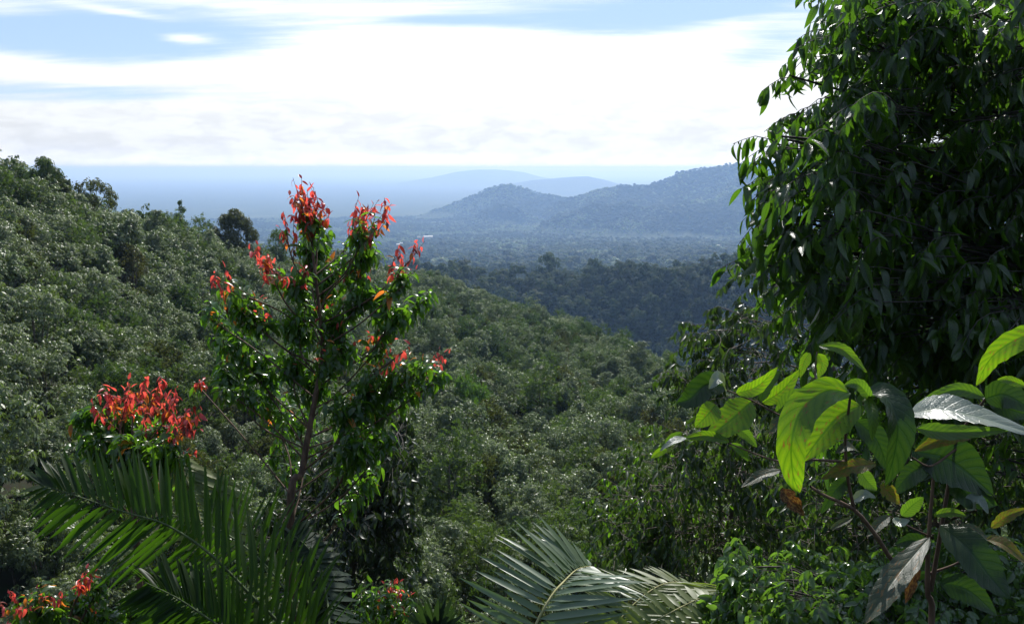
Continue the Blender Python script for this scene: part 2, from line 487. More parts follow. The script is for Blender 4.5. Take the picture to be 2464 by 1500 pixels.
def ground_z(x, y):
    x = np.asarray(x, float)
    y = np.asarray(y, float)
    r = np.hypot(x, y)
    az = np.arctan2(x, y)
    # fold the world behind the viewer onto gentle slopes
    z = _interp_curves(az, r)
    zb = np.where(np.abs(az) > 1.2, 1, 0) * 1.0
    bl = np.clip((np.abs(az) - 1.05) / 0.7, 0, 1)
    bl = bl * bl * (3 - 2 * bl) * np.clip(1 - (r - 300) / 3000, 0, 1)
    back = -1.0 + 12 * np.tanh(np.maximum(r - 6, 0) / 60)
    z = z * (1 - bl * np.clip((r - 15) / 30, 0, 1)) + back * bl * np.clip((r - 15) / 30, 0, 1)
    # bumps: grow with distance, absent at the viewer's feet
    k = np.clip((r - 25) / 60, 0, 1)
    z = z + k * (1.7 * fbm(x / 24, y / 24, 1, 3)) + np.clip((r - 40) / 60, 0, 1) * 2.0 * vnoise(x / 55, y / 55, 9)
    k2 = np.clip((r - 300) / 500, 0, 1)
    z = z - 8 * k2 + k2 * ((9 - 3 * np.exp(-((r - 860) / 120) ** 2)) * fbm(x / 150, y / 150, 4, 4)) * np.clip(1.6 - r / 4000, .35, 1)
    z = np.where(r > 3500, np.maximum(z, PLAIN - 6), z)
    for h in HILLS:
        top = np.interp(az, h['az'], h['z'] - (12 if h['r0'] < 8000 else 3), left=-9e3, right=-9e3)
        g = h['gully']
        u = az * h['r0']
        warp = fbm(x / (g * 2.2), y / (g * 2.2), h['seed'] + 40, 3)
        rid = 1 - np.abs(vnoise(u / g + warp * 1.1, (r - h['r0']) / (g * 3.0), h['seed']))
        rid2 = 1 - np.abs(vnoise(u / (g * .4) + warp, (r - h['r0']) / (g * 1.1), h['seed'] + 3))
        w = np.where(r < h['r0'], h['wn'], h['wf']) * (1 + .22 * warp)
        q = np.clip(np.abs(r - h['r0']) / w, 0, 1.4)
        prof = np.clip(1 - q, 0, 1)
        prof = np.where(q < 1, 0.55 * prof + 0.45 * prof * prof * (3 - 2 * prof), 0)
        zz = PLAIN + (top - PLAIN) * prof + np.where(q < 1, h['amp'] * (rid * .7 + rid2 * .3 - .9) * np.sin(np.clip(q, 0, 1) * math.pi) ** .8, 0)
        z = np.maximum(z, np.where(top > PLAIN, zz, -9e3))
    return z


def make_ground():
    az_f = np.linspace(R(-46), R(46), 620)
    az_b = np.linspace(R(46), R(314), 150)[1:-1]
    az = np.concatenate([az_f, az_b])
    rr = np.concatenate([[0.4], np.exp(np.linspace(math.log(.8), math.log(300), 120)), np.exp(np.linspace(math.log(306), math.log(7500), 230)), np.exp(np.linspace(math.log(7700), math.log(62000), 70))])
    A, RR = np.meshgrid(az, rr)
    X, Y = RR * np.sin(A), RR * np.cos(A)
    Z = ground_z(X, Y)
    na, nr = len(az), len(rr)
    v = np.stack([X, Y, Z], -1).reshape(-1, 3)
    v = np.vstack([v, [[0, 0, float(Z[0].mean())]]])
    i = np.arange(nr - 1)[:, None] * na
    j = np.arange(na)[None]
    j2 = (j + 1) % na
    f = np.stack([i + j, i + na + j, i + na + j2, i + j2], -1).reshape(-1, 4)
    c = len(v) - 1
    # centre cap as thin quads (two triangles' worth)
    jj = np.arange(0, na - 1, 2)
    cap = np.stack([np.full(len(jj), c), jj, jj + 1, (jj + 2) % na], -1)
    f = np.vstack([f, cap])
    m, t = new_mat('forest_floor')
    oc = t.new('ShaderNodeTexCoord').outputs['Object']
    n1 = t.new('ShaderNodeTexNoise', {'Vector': oc, 'Scale': 0.9, 'Detail': 8.0, 'Roughness': .7}).outputs[0]
    n2 = t.new('ShaderNodeTexNoise', {'Vector': oc, 'Scale': 0.0035, 'Detail': 9.0, 'Roughness': .68}).outputs[0]
    n3 = t.new('ShaderNodeTexNoise', {'Vector': oc, 'Scale': 0.045, 'Detail': 7.0, 'Roughness': .8}).outputs[0]
    near = t.mix(t.smooth(n1, .35, .65), (.02, .016, .010), (.018, .028, .010))
    far = t.mix(t.smooth(n3, .38, .62), (.025, .04, .018), (.07, .095, .04))
    far = t.mix(t.smooth(n2, .50, .70, 0, .6), far, (.11, .13, .06))
    dist = t.vmath('LENGTH', oc, out=1)
    col = t.mix(t.smooth(dist, 200, 900), near, far)
    bp = t.new('ShaderNodeBump', {'Height': n3, 'Strength': 1.0, 'Distance': 14.0})
    pr = t.new('ShaderNodeBsdfPrincipled', {'Base Color': col, 'Roughness': .9, 'Specular IOR Level': .2})
    t.l.new(t.new('ShaderNodeMix', {0: t.smooth(dist, 900, 2500), 4: t.new('ShaderNodeNewGeometry').outputs['Normal'], 5: bp.outputs[0]}, data_type='VECTOR').outputs[1], pr.inputs['Normal'])
    t.new('ShaderNodeOutputMaterial', {0: pr.outputs[0]})
    link('ground', mesh_from('ground', v, f, [m]), kind='structure')


make_ground()


def make_haze(dens=1.22e-4):
    lo, hi, s = PLAIN - 60, 64.0, 66000.0
    v = [(x, y, z) for z in (lo, hi) for y in (-s, s) for x in (-s, s)]
    f = np.array([(0, 2, 3, 1), (4, 5, 7, 6), (0, 1, 5, 4), (2, 6, 7, 3), (0, 4, 6, 2), (1, 3, 7, 5)])
    m, t = new_mat('haze_air')
    pv = t.new('ShaderNodeVolumePrincipled', {'Color': (0.37, 0.585, 0.96, 1), 'Density': dens, 'Anisotropy': 0.4, 'Absorption Color': (.42, .30, .3, 1)})
    t.l.new(pv.outputs[0], t.new('ShaderNodeOutputMaterial').inputs['Volume'])
    link('haze', mesh_from('haze', v, f, [m], smooth=False), kind='stuff', label='thin blue haze over the far plain and hills')


make_haze()
# ------------------------------------------------------------------ forest
def rosette_leaves(cen, nrm, rad, per, droop, lw, r):
    """umbrella tufts of small pointed leaves; returns quads (n,4,3)"""
    n = len(cen)
    ang = (np.arange(per)[None] / per * 2 * math.pi + r.random((n, 1)) * 6.28 + r.normal(0, .25, (n, per)))
    a = unit(np.cross(nrm, r.normal(0, 1, (n, 3))))
    b = np.cross(nrm, a)
    out = np.cos(ang)[..., None] * a[:, None] + np.sin(ang)[..., None] * b[:, None]
    L = rad[:, None] * r.uniform(.7, 1.25, (n, per))
    up = nrm[:, None]
    dr = droop * r.uniform(.5, 1.5, (n, per))
    d = unit(out + up * (0.25 - dr)[..., None] + np.array([0, 0, -1.0]) * (dr * .6)[..., None])
    base = cen[:, None] + out * (L * .12)[..., None]
    tip = base + d * L[..., None]
    side = unit(np.cross(d, up + 0.001))
    mid = base + d * (L * .5)[..., None] + up * (L * .10)[..., None]
    w = (L * lw)[..., None] * side
    q = np.stack([base, mid - w, tip, mid + w], 2)
    return q.reshape(-1, 4, 3)


def quads_mesh(name, q, mat, tint, r, smooth=False):
    v = q.reshape(-1, 3)
    f = np.arange(len(v)).reshape(-1, 4)
    return mesh_from(name, v, f, [mat], tint=tint, smooth=smooth)


def crown_points(r, lobes, rad, hgt, z0, n, spread=0.62, inner=.25, tuft=.26):
    """points over a crown made of several uneven lobes, with outward normals"""
    k = lobes
    c = []
    for i in range(k):
        a = i / k * 6.283 + r.uniform(-.4, .4)
        rr = rad * spread * math.sqrt(r.uniform(.1, 1))
        c.append((math.cos(a) * rr, math.sin(a) * rr, z0 + hgt * r.uniform(.1, .8)))
    c.append((0, 0, z0 + hgt * .78))
    c = np.array(c)
    lr = r.uniform(.22, .46, len(c)) * rad * (1.15 if lobes < 8 else 1.0)
    # leaves gather in small tufts at the twig ends
    g = 6
    m = max(1, n // g)
    i = r.integers(0, len(c), m)
    d = unit(r.normal(0, 1, (m, 3)) + np.array([0, 0, .35]))
    rho = np.where(r.random(m) < inner, r.uniform(.4, .9, m), r.uniform(.75, 1.25, m))
    p = c[i] + d * (lr[i] * rho)[:, None] * np.array([1, 1, .9])
    p = np.repeat(p, g, 0)
    i = np.repeat(i, g)
    d = np.repeat(d, g, 0)
    off = r.normal(0, 1, p.shape) * np.array([1, 1, .35]) * tuft * rad / 3
    p = p + off - np.array([0, 0, 1.0]) * (np.hypot(off[:, 0], off[:, 1]) * .55)[:, None]
    d = unit(d + off / (tuft * rad / 3) * .45)
    # drop points buried in other lobes
    dd = np.linalg.norm((p[:, None] - c[None]) / np.array([1, 1, .82]), axis=2) / lr[None]
    dd[np.arange(len(p)), i] = 9
    keep = dd.min(1) > 0.6
    return p[keep], d[keep], c, lr


def make_crown(name, seed, mat, kind='rosette', rad=3.0, hgt=5.0, z0=3.5, n=420, per=8, leaf=.34, lw=.17, lobes=7):
    r = np.random.default_rng(seed)
    lobes = lobes + 5
    p, d, c, lr = crown_points(r, lobes, rad, hgt, z0, n)
    if kind == 'rosette':
        nrm = unit(d + np.array([0, 0, 1.3]))
        q = rosette_leaves(p, nrm, np.full(len(p), leaf) * r.uniform(.8, 1.25, len(p)), per, .75, lw, r)
        tint = np.repeat(r.random(len(p)), per) * .8 + r.random(len(p) * per) * .2
    elif kind == 'fine':
        nrm = unit(d + r.normal(0, .7, p.shape))
        q = rosette_leaves(p, nrm, np.full(len(p), leaf) * r.uniform(.7, 1.3, len(p)), per, .3, lw, r)
        tint = np.repeat(r.random(len(p)), per) * .7 + r.random(len(p) * per) * .3
    else:
        nrm = unit(d * .6 + np.array([0, 0, .2]) + r.normal(0, .3, p.shape))
        q = rosette_leaves(p, nrm, np.full(len(p), leaf) * r.uniform(.7, 1.4, len(p)), per, 1.6, lw, r)
        tint = np.repeat(r.random(len(p)), per) * .7 + r.random(len(p) * per) * .3
    me = quads_mesh(name, q, mat, tint, r)
    mb = Mb()
    bend = r.normal(0, .25, 2)
    top = np.array([bend[0], bend[1], z0 + hgt * .6])
    tr = catmull([(0, 0, -1.5), (bend[0] * .3, bend[1] * .3, z0 * .5), (bend[0] * .8, bend[1] * .7, z0), top], 8)
    mb.add(tube(tr, np.linspace(.16, .05, 8), 6))
    for ci in c[:-1]:
        s = tr[r.integers(4, 7)]
        m = (s + ci) / 2 + np.array([0, 0, -.25])
        mb.add(tube(catmull([s, m, ci], 5), np.linspace(.07, .02, 5), 4))
    return me, mb.mesh(name + '_trunk', BARK)


KINDS = []      # (crown mesh, trunk mesh, weight, words)
for s in range(4):
    KINDS.append((*make_crown('rubber_crown', 100 + s, G_RUBBER, 'rosette', 2.4 + .2 * s, 5.6, 3.4, 1700, 8, .215, .18, 8 + s), 'rubber'))
for s in range(2):
    KINDS.append((*make_crown('fine_crown', 120 + s, G_FINE, 'fine', 2.9, 6.2, 2.8, 1500, 8, .19, .2, 9), 'dark'))
KINDS.append((*make_crown('olive_crown', 131, G_OLIVE, 'droop', 2.5, 6.0, 3.0, 1200, 8, .2, .2, 8), 'olive'))
KINDS.append((*make_crown('sparse_crown', 137, G_FINE, 'droop', 2.5, 5.0, 4.0, 600, 9, .24, .17, 6), 'sparse'))
BRIGHT = make_crown('bright_crown', 141, G_BRIGHT, 'fine', 4.0, 4.2, 4.2, 1900, 7, .26, .22, 10)


def scatter(name, pts, yaw, scl, proto, label):
    """many copies that no one could count, set out as ONE object on points of a mesh"""
    me = bpy.data.meshes.new(name)
    me.vertices.add(len(pts))
    me.vertices.foreach_set('co', np.ascontiguousarray(pts, np.float32).ravel())
    a = me.attributes.new('spin', 'FLOAT_VECTOR', 'POINT')
    a.data.foreach_set('vector', np.stack([yaw * 0, yaw * 0, yaw], -1).astype(np.float32).ravel())
    a = me.attributes.new('size', 'FLOAT_VECTOR', 'POINT')
    a.data.foreach_set('vector', np.asarray(scl, np.float32).ravel())
    me.update()
    o = link(name, me, kind='stuff', label=label)
    g = bpy.data.node_groups.new(name, 'GeometryNodeTree')
    g.interface.new_socket('Geometry', in_out='INPUT', socket_type='NodeSocketGeometry')
    g.interface.new_socket('Geometry', in_out='OUTPUT', socket_type='NodeSocketGeometry')
    t = NT(g)
    gi = t.new('NodeGroupInput')
    rot = t.new('GeometryNodeInputNamedAttribute', {'Name': 'spin'}, data_type='FLOAT_VECTOR')
    siz = t.new('GeometryNodeInputNamedAttribute', {'Name': 'size'}, data_type='FLOAT_VECTOR')
    ob = t.new('GeometryNodeObjectInfo', {'As Instance': True}, transform_space='ORIGINAL')
    ob.inputs['Object'].default_value = proto
    ip = t.new('GeometryNodeInstanceOnPoints', {'Points': gi.outputs[0], 'Instance': ob.outputs['Geometry'], 'Rotation': rot.outputs[0], 'Scale': siz.outputs[0]})
    go = t.new('NodeGroupOutput')
    t.l.new(ip.outputs[0], go.inputs[0])
    md = o.modifiers.new('scatter', 'NODES')
    md.node_group = g
    return o


def canopy_top(x, y):
    return ground_z(x, y) + TREE_H


def jitter_points(r0, r1, az0, az1, step, r):
    """jittered grid points in a ring sector"""
    xs = np.arange(-r1, r1, step)
    ys = np.arange(0, r1, step)
    X, Y = np.meshgrid(xs, ys)
    X = X.ravel() + r.uniform(-.42, .42, X.size) * step
    Y = Y.ravel() + r.uniform(-.42, .42, Y.size) * step
    rad = np.hypot(X, Y)
    az = np.arctan2(X, Y)
    k = (rad > r0) & (rad < r1) & (az > R(az0)) & (az < R(az1))
    return X[k], Y[k]


def visible(x, y, ztop, margin=4.0, n=60):
    """rough test: does the crown top rise above the canopy in front of it"""
    r = np.hypot(x, y)
    best = np.full(x.shape, -9.0)
    for f in np.linspace(.18, .93, n):
        rr = r * f
        ok = rr > 30
        zz = ground_z(x * f, y * f) + TREE_H - 3
        best = np.where(ok, np.maximum(best, zz / rr), best)
    return (ztop + margin) / r > best


fr = np.random.default_rng(5)
X, Y = jitter_points(33, 330, -38, 38, 3.0, fr)
rad = np.hypot(X, Y)
keep = fr.random(len(X)) < np.clip(1.15 - rad / 500, .5, 1)
X, Y, rad = X[keep], Y[keep], rad[keep]
Z = ground_z(X, Y)
S = fr.uniform(.58, 1.0, len(X)) * np.where(fr.random(len(X)) < .06, 1.35, 1.0)
vis = visible(X, Y, Z + TREE_H)
X, Y, Z, S, rad = X[vis], Y[vis], Z[vis], S[vis], rad[vis]
# which kind grows where: the left slope and the floor are mostly grey-green rubber trees
patch = fbm(X / 26, Y / 26, 21, 2)
azd = np.degrees(np.arctan2(X, Y))
u = fr.random(len(X)) + patch * .35 + np.where(azd > -5, .12, -.12)
kind = np.where(u < .66, fr.integers(0, 4, len(X)), np.where(u < .95, fr.integers(4, 6, len(X)), np.where(u < 1.10, 6, 7)))
upx, upy, dep = project(np.stack([X, Y, Z + 6 * S], -1))
inframe = (upx > -10) & (upx < 1640) & (upy > 380) & (upy < 1520) & ~((upx > 640) & (upx < 980) & (upy > 1060))
cand = np.where(inframe)[0]
cand = cand[np.argsort(rad[cand] / S[cand])][:285]
single = np.zeros(len(X), bool)
single[cand] = True

REG = {
    'left': ('trees packed on the near left hillside', 'left hillside'),
    'floor': ('trees on the valley floor below the viewpoint', 'valley floor in the middle'),
    'spur': ('trees on the wooded spur beyond the valley', 'wooded spur in the middle distance'),
}
WORD = {'rubber': 'grey-green tree with umbrella-shaped leaf tufts on the ',
        'dark': 'dark green small-leaved tree on the ',
        'olive': 'olive green tree with drooping leaves on the ',
        'sparse': 'thin dark tree with drooping sprays on the '}
NAME = {'rubber': 'rubber_tree', 'dark': 'broadleaf_tree', 'olive': 'broadleaf_tree', 'sparse': 'slender_tree'}
for i in np.where(single)[0]:
    cm, tm, w = KINDS[kind[i]]
    reg = 'left' if upx[i] < 700 else ('floor' if rad[i] < 75 else 'spur')
    yaw = fr.uniform(0, 6.28)
    o = thing(NAME[w], WORD[w] + REG[reg][1], 'tree', (X[i], Y[i], Z[i]), ({'rubber': 'umbrella-tufted ', 'dark': 'dark ', 'olive': 'olive ', 'sparse': 'thin '}[w]) + REG[reg][0], yaw, S[i])
    o.scale = (S[i], S[i], S[i] * 1.15)
    link('trunk', tm, o)
    link('crown', cm, o)
proto = {}
for o in bpy.data.objects:
    if o.name.startswith('crown') and o.data.name not in proto:
        proto[o.data.name] = o
for k, (cm, tm, w) in enumerate(KINDS):
    sel = (~single) & (kind == k)
    if sel.sum() == 0 or cm.name not in proto:
        continue
    s3 = np.stack([S[sel]] * 3, -1) * fr.uniform(.9, 1.15, (sel.sum(), 3)) * np.array([1, 1, 1.15])
    scatter('hillside_forest', np.stack([X[sel], Y[sel], Z[sel]], -1), fr.uniform(0, 6.28, sel.sum()), s3, proto[cm.name],
            'mass of %s trees filling the hillside canopy' % {'rubber': 'grey-green', 'dark': 'dark green', 'olive': 'olive', 'sparse': 'thin drooping'}[w])


# --- individual trees that stand out
def lone_tree(name, label, px, top_py, r_, mesh_pair, s, most=1.5):
    """stands on the ground at distance r_; its height makes the crown top reach top_py"""
    v = P(px, top_py, 1.0)
    v = v / math.hypot(v[0], v[1]) * r_
    z = float(ground_z(v[0], v[1]))
    co = np.empty(len(mesh_pair[0].vertices) * 3)
    mesh_pair[0].vertices.foreach_get('co', co)
    H = float(co[2::3].max())
    sz = (v[2] - z) / H
    o = thing(name, label, 'tree', (v[0], v[1], z), None, 0.0, 1.0)
    sz = max(.4, min(sz, s * most * 1.5))
    o.scale = (s, s, sz)
    link('trunk', mesh_pair[1], o)
    link('crown', mesh_pair[0], o)
    return o


# crown built from explicit clump centres: (x, z, radius) in metres, seen side-on
def clump_tree(seed, mat, clumps, base_z, leaf=.3, per=7, dens=60, lw=.2, kindd='fine', depth=1.0, tr=.18):
    r = np.random.default_rng(seed)
    P_, D_ = [], []
    mb = Mb()
    top = max(c[1] for c in clumps)
    cx = np.mean([c[0] for c in clumps])
    trunk = catmull([(0, 0, base_z), (cx * .1, 0, base_z * .4 + top * .2), (cx * .5, 0, top * .55 + base_z * .1), (cx, 0, top * .9)], 10)
    mb.add(tube(trunk, np.linspace(tr, .04, 10), 7))
    for (x, z, rr) in clumps:
        y = r.uniform(-1, 1) * depth
        c = np.array([x, y, z])
        n = max(8, int(dens * rr * rr))
        d = unit(r.normal(0, 1, (n, 3)) + np.array([0, 0, .3]))
        P_.append(c + d * rr * r.uniform(.5, 1.05, (n, 1)) * np.array([1, 1, .75]))
        D_.append(d)
        s = trunk[np.argmin(np.abs(trunk[:, 2] - (z - rr * 1.2 - .8)))]
        mb.add(tube(catmull([s, (s + c) / 2 + np.array([0, 0, -.2]), c], 5), np.linspace(tr * .45, .025, 5), 4))
    p, d = np.concatenate(P_), np.concatenate(D_)
    up = .9 if kindd == 'rosette' else .1
    q = rosette_leaves(p, unit(d + np.array([0, 0, up]) + r.normal(0, .3, p.shape)), np.full(len(p), leaf) * r.uniform(.7, 1.3, len(p)), per, .6, lw, r)
    tint = np.repeat(r.random(len(p)), per) * .7 + r.random(len(p) * per) * .3
    return quads_mesh('crown', q, mat, tint, r), mb.mesh('trunk', BARK)


umb = clump_tree(301, G_OLIVE, [(-2.6, 5.6, .8), (-1.6, 6.2, .9), (-.5, 6.5, 1.0), (.7, 6.5, 1.0), (1.8, 6.1, .9), (2.7, 5.5, .9), (3.3, 4.9, .7), (1.0, 5.2, .8)], -3, .26, 7, 60)
spire = clump_tree(302, G_FINE, [(0, 10.4, .5), (.2, 9.4, .8), (-.3, 8.3, 1.0), (.6, 7.4, 1.1), (-.5, 6.3, 1.3), (.8, 5.4, 1.3), (0, 4.4, 1.4)], -3, .26, 7, 110)
roundt = clump_tree(303, G_OLIVE, [(-2.9, 7.9, 1.5), (-1.4, 9.3, 1.6), (.4, 9.9, 1.6), (2.0, 9.2, 1.5), (3.0, 7.8, 1.4), (-2.3, 6.2, 1.6), (0, 7.2, 2.0), (2.4, 5.9, 1.6), (-.8, 4.6, 1.9), (1.4, 4.2, 1.8), (3.2, 4.2, 1.3), (-3.1, 4.4, 1.2)], -4, .28, 8, 120, depth=1.8)
top1 = clump_tree(304, G_FINE, [(-1.9, 6.6, 1.0), (-.8, 7.8, 1.1), (.6, 7.6, 1.1), (1.8, 6.8, 1.1), (2.6, 5.7, 1.0), (0, 6.2, 1.4), (3.1, 4.8, .9), (-1.5, 5.2, 1.2), (1.5, 5.0, 1.3)], -3, .25, 8, 100)

lone_tree('flat_topped_tree', 'flat-topped feathery tree breaking the skyline of the left hill', 212, 424, 122, umb, 1.0)
lone_tree('conical_tree', 'narrow pointed dark tree rising above the left skyline', 430, 479, 143, spire, .82)
lone_tree('round_crowned_tree', 'big round olive-brown tree at the low end of the left skyline', 555, 500, 150, roundt, 1.0)
lone_tree('broadleaf_tree', 'dark rounded tree on the skyline just left of the big olive-brown one', 470, 510, 146, KINDS[4], 1.1)
lone_tree('crooked_tree', 'dark spreading tree standing highest on the left hill crest', 105, 374, 118, top1, .85)
lone_tree('crooked_tree', 'loose topped tree at the left edge of the hill crest', 25, 372, 114, KINDS[7], .9)
lone_tree('slender_tree', 'tiny thin-topped tree between the flat-topped and pointed skyline trees', 350, 488, 136, KINDS[7], .6)
lone_tree('broadleaf_tree', 'dark tree peeping over the skyline right behind the red-tipped tree', 665, 545, 176, KINDS[5], 1.05)
lone_tree('bright_green_tree', 'vivid green bushy tree on the spur right of the red-tipped tree', 1130, 842, 98, BRIGHT, .72)
lone_tree('bright_green_tree', 'small light green bushy tree in the valley directly above the silvery palm fronds', 1065, 1385, 37, BRIGHT, .42)

# --- far forest: ravine wall and plateau, then the plain and the hills
far_r = np.random.default_rng(9)


def far_crown(name, seed, n, rad, hgt, leaf, per, lobes, mat=G_FAR):
    r = np.random.default_rng(seed)
    p, d, c, lr = crown_points(r, lobes + 3, rad, hgt, 2.0, n, spread=.8, inner=.1)
    q = rosette_leaves(p, unit(d + np.array([0, 0, .4])), np.full(len(p), leaf) * r.uniform(.7, 1.4, len(p)), per, .5, .3, r)
    tint = np.repeat(r.random(len(p)), per) * .7 + r.random(len(p) * per) * .3
    return quads_mesh(name, q, mat, tint, r)


mid_m = [far_crown('mid_forest_crown', 400 + s, 900, 4.2 + .9 * s, 9 + 3 * s, .6, 6, 7 + s) for s in range(3)]


def far_proto(me, px, py, r_):
    v = P(px, py, 1.0)
    v = v / math.hypot(v[0], v[1]) * r_
    return link('forest_tree_crown', me, kind='stuff', label='crown of one tree in the far forest', loc=(v[0], v[1], float(ground_z(v[0], v[1]))))


mp = [far_proto(m_, 1200 + 90 * i, 650, 700 + 20 * i) for i, m_ in enumerate(mid_m)]
X, Y = jitter_points(330, 1500, -37, 37, 9.2, far_r)
Z = ground_z(X, Y)
v_ = visible(X, Y, Z + 14, 8.0, 40)
X, Y, Z = X[v_], Y[v_], Z[v_]
kk = far_r.integers(0, 3, len(X))
big = fbm(X / 90, Y / 90, 77, 2)
S = far_r.uniform(.7, 1.45, len(X)) * (1 + .3 * big) * np.where(far_r.random(len(X)) < .07, 1.5, 1)
for k in range(3):
    s_ = kk == k
    sz = np.stack([S[s_], S[s_], S[s_] * far_r.uniform(.85, 1.35, s_.sum())], -1)
    scatter('ravine_forest', np.stack([X[s_], Y[s_], Z[s_] - 1.0], -1), far_r.uniform(0, 6.28, s_.sum()), sz, mp[k], 'dense dark forest on the ravine slope and the plateau beyond')
low_m = [far_crown('plain_forest_crown', 420 + s, 60, 6.0, 8.0, 2.8, 4, 4, (G_FAR, G_FARLIGHT)[s]) for s in range(2)]
lp = [far_proto(m_, 1250 + 90 * i, 560, 3600 + 20 * i) for i, m_ in enumerate(low_m)]
X, Y = jitter_points(1500, 5700, -37, 37, 13.5, far_r)
Z = ground_z(X, Y)
v_ = visible(X, Y, Z + 14, 12.0, 24)
open_ = fbm(X / 420, Y / 160, 33, 3)
v_ &= (far_r.random(len(X)) > np.clip((open_ - .15) * 2.2, 0, .85)) | (Z > PLAIN + 40)
X, Y, Z = X[v_], Y[v_], Z[v_]
kk = (fbm(X / 260, Y / 260, 51, 4) + far_r.normal(0, .35, len(X)) + np.where(Z > PLAIN + 40, -.35, .1) > 0.1).astype(int)
S = far_r.uniform(.55, 1.2, len(X)) * np.where(Z > PLAIN + 40, 1.35, 1.0) * np.where(far_r.random(len(X)) < .08, 1.4, 1)
for k in range(2):
    s_ = kk == k
    sz = np.stack([S[s_], S[s_], S[s_] * far_r.uniform(.7, 1.3, s_.sum())], -1)
    scatter('plain_forest', np.stack([X[s_], Y[s_], Z[s_] - 1.5], -1), far_r.uniform(0, 6.28, s_.sum()), sz, lp[k], 'hazy forest covering the far plain and hills')
# ------------------------------------------------------------------ near plants
NS = 6                                   # stations along a leaf


def leaf_template(bend, fold, shape='pointed', curl=0.0):
    """unit leaf: x across (-1..1 half widths), y along 0..1, z up; NS+1 stations x 3"""
    t = np.linspace(0, 1, NS + 1)
    if shape == 'pointed':
        w = np.sin(np.pi * t ** .85) ** .8 * (1 - .25 * t)
    elif shape == 'blade':
        w = np.minimum(1, (t / .12) ** .6) * np.minimum(1, ((1 - t) / .45)) ** .7
    else:
        w = np.sin(np.pi * t ** .7) ** .6
    w = np.maximum(w, .03)
    w[0] = .05
    w[-1] = .01
    a = bend * t
    ds = np.diff(t, prepend=0)
    y = np.cumsum(np.cos(a) * ds)
    z = -np.cumsum(np.sin(a) * ds)
    v = np.zeros((NS + 1, 3, 3))
    for k, s in enumerate((-1, 0, 1)):
        v[:, k, 0] = s * w
        v[:, k, 1] = y
        v[:, k, 2] = z + abs(s) * fold * w + curl * np.sin(t * 5 + s) * .05
    uv = np.stack([np.repeat(t, 3), np.tile([0, .5, 1], NS + 1)], -1)
    i = np.arange(NS)[:, None] * 3
    j = np.arange(2)[None]
    f = np.stack([i + j, i + j + 1, i + j + 4, i + j + 3], -1).reshape(-1, 4)
    return v.reshape(-1, 3), f, uv


TPL = {
    'pointed': [leaf_template(b, f, 'pointed', c) for b, f, c in ((.25, .10, 0), (.9, .07, 1), (1.5, .05, -1))],
    'blade': [leaf_template(b, f, 'blade') for b, f in ((.12, .012), (.35, .018), (.7, .014))],
    'oval': [leaf_template(b, f, 'oval', c) for b, f, c in ((.3, .12, 0), (.8, .08, 1), (1.3, .10, -1))],
}


class LeafBag:
    def __init__(self, shape, mats, r, wr=.17):
        self.shape, self.mats, self.r, self.wr = shape, mats, r, wr
        self.o, self.d, self.n, self.L, self.w, self.k, self.c = [], [], [], [], [], [], []

    def add(self, o, d, n, L, c=0, w=None, k=None):
        self.o.append(o)
        self.d.append(d)
        self.n.append(n)
        self.L.append(L)
        self.w.append((w if w is not None else self.wr) * L)
        self.k.append(k if k is not None else int(self.r.integers(0, 3)))
        self.c.append(c)

    def frames(self):
        d = unit(np.array(self.d))
        n = np.array(self.n, float)
        x = unit(np.cross(d, n) + 1e-6)
        z = np.cross(x, d)
        return x, d, z

    def finish(self, parent, name='leaf', most=300, rest='foliage', origin=(0, 0, 0)):
        x, d, z = self.frames()
        o = np.array(self.o) - np.array(origin)
        L, w, k, c = (np.array(a) for a in (self.L, self.w, self.k, self.c))
        wpos = o + np.array(origin)
        px, py, dep = project(wpos + d * L[:, None] * .5)
        view = unit(wpos)
        face = np.abs(np.sum(z * view, 1)) + .15
        score = L * w * face / dep ** 2
        score = np.where((px > 0) & (px < 2464) & (py > 0) & (py < 1500), score, 0)
        score *= np.exp(-(dep - dep.min()) / max(1e-3, (dep.max() - dep.min())) * 1.2)
        order = np.argsort(-score)
        parts = set(order[:most].tolist()) if most else set()
        cache = {}
        for i in sorted(parts):
            key = (int(k[i]), int(c[i]))
            if key not in cache:
                v, f, uv = TPL[self.shape][key[0]]
                cache[key] = mesh_from(name, v, f, [self.mats[key[1]]], uv=uv)
            ob = link(name, cache[key], parent)
            m = Matrix.Identity(4)
            for a in range(3):
                m[a][0] = x[i][a] * w[i]
                m[a][1] = d[i][a] * L[i]
                m[a][2] = z[i][a] * L[i]
                m[a][3] = o[i][a]
            ob.matrix_local = m
        restv = [i for i in range(len(L)) if i not in parts]
        if restv and rest:
            V, F, MI, T, U, nn = [], [], [], [], [], 0
            restv = np.array(restv)
            for kk in range(3):
                v, f, uv = TPL[self.shape][kk]
                s = restv[k[restv] == kk]
                if len(s) == 0:
                    continue
                p = (o[s][:, None] + v[None, :, 0, None] * (x[s] * w[s][:, None])[:, None]
                     + v[None, :, 1, None] * (d[s] * L[s][:, None])[:, None]
                     + v[None, :, 2, None] * (z[s] * L[s][:, None])[:, None])
                V.append(p.reshape(-1, 3))
                F.append((f[None] + nn + (np.arange(len(s)) * len(v))[:, None, None]).reshape(-1, 4))
                nn += len(s) * len(v)
                MI.append(np.repeat(c[s], len(f)))
                T.append(np.repeat(self.r.random(len(s)), len(f)))
                U.append(np.tile(uv, (len(s), 1)))
            me = mesh_from(rest, np.concatenate(V), np.concatenate(F), self.mats, np.concatenate(MI), np.concatenate(T), uv=np.concatenate(U))
            link(rest, me, parent, kind='stuff')


UP = np.array([0, 0, 1.0])
BARK_DARK = bark_mat('dark_bark', (.02, .016, .012), (.05, .04, .03))

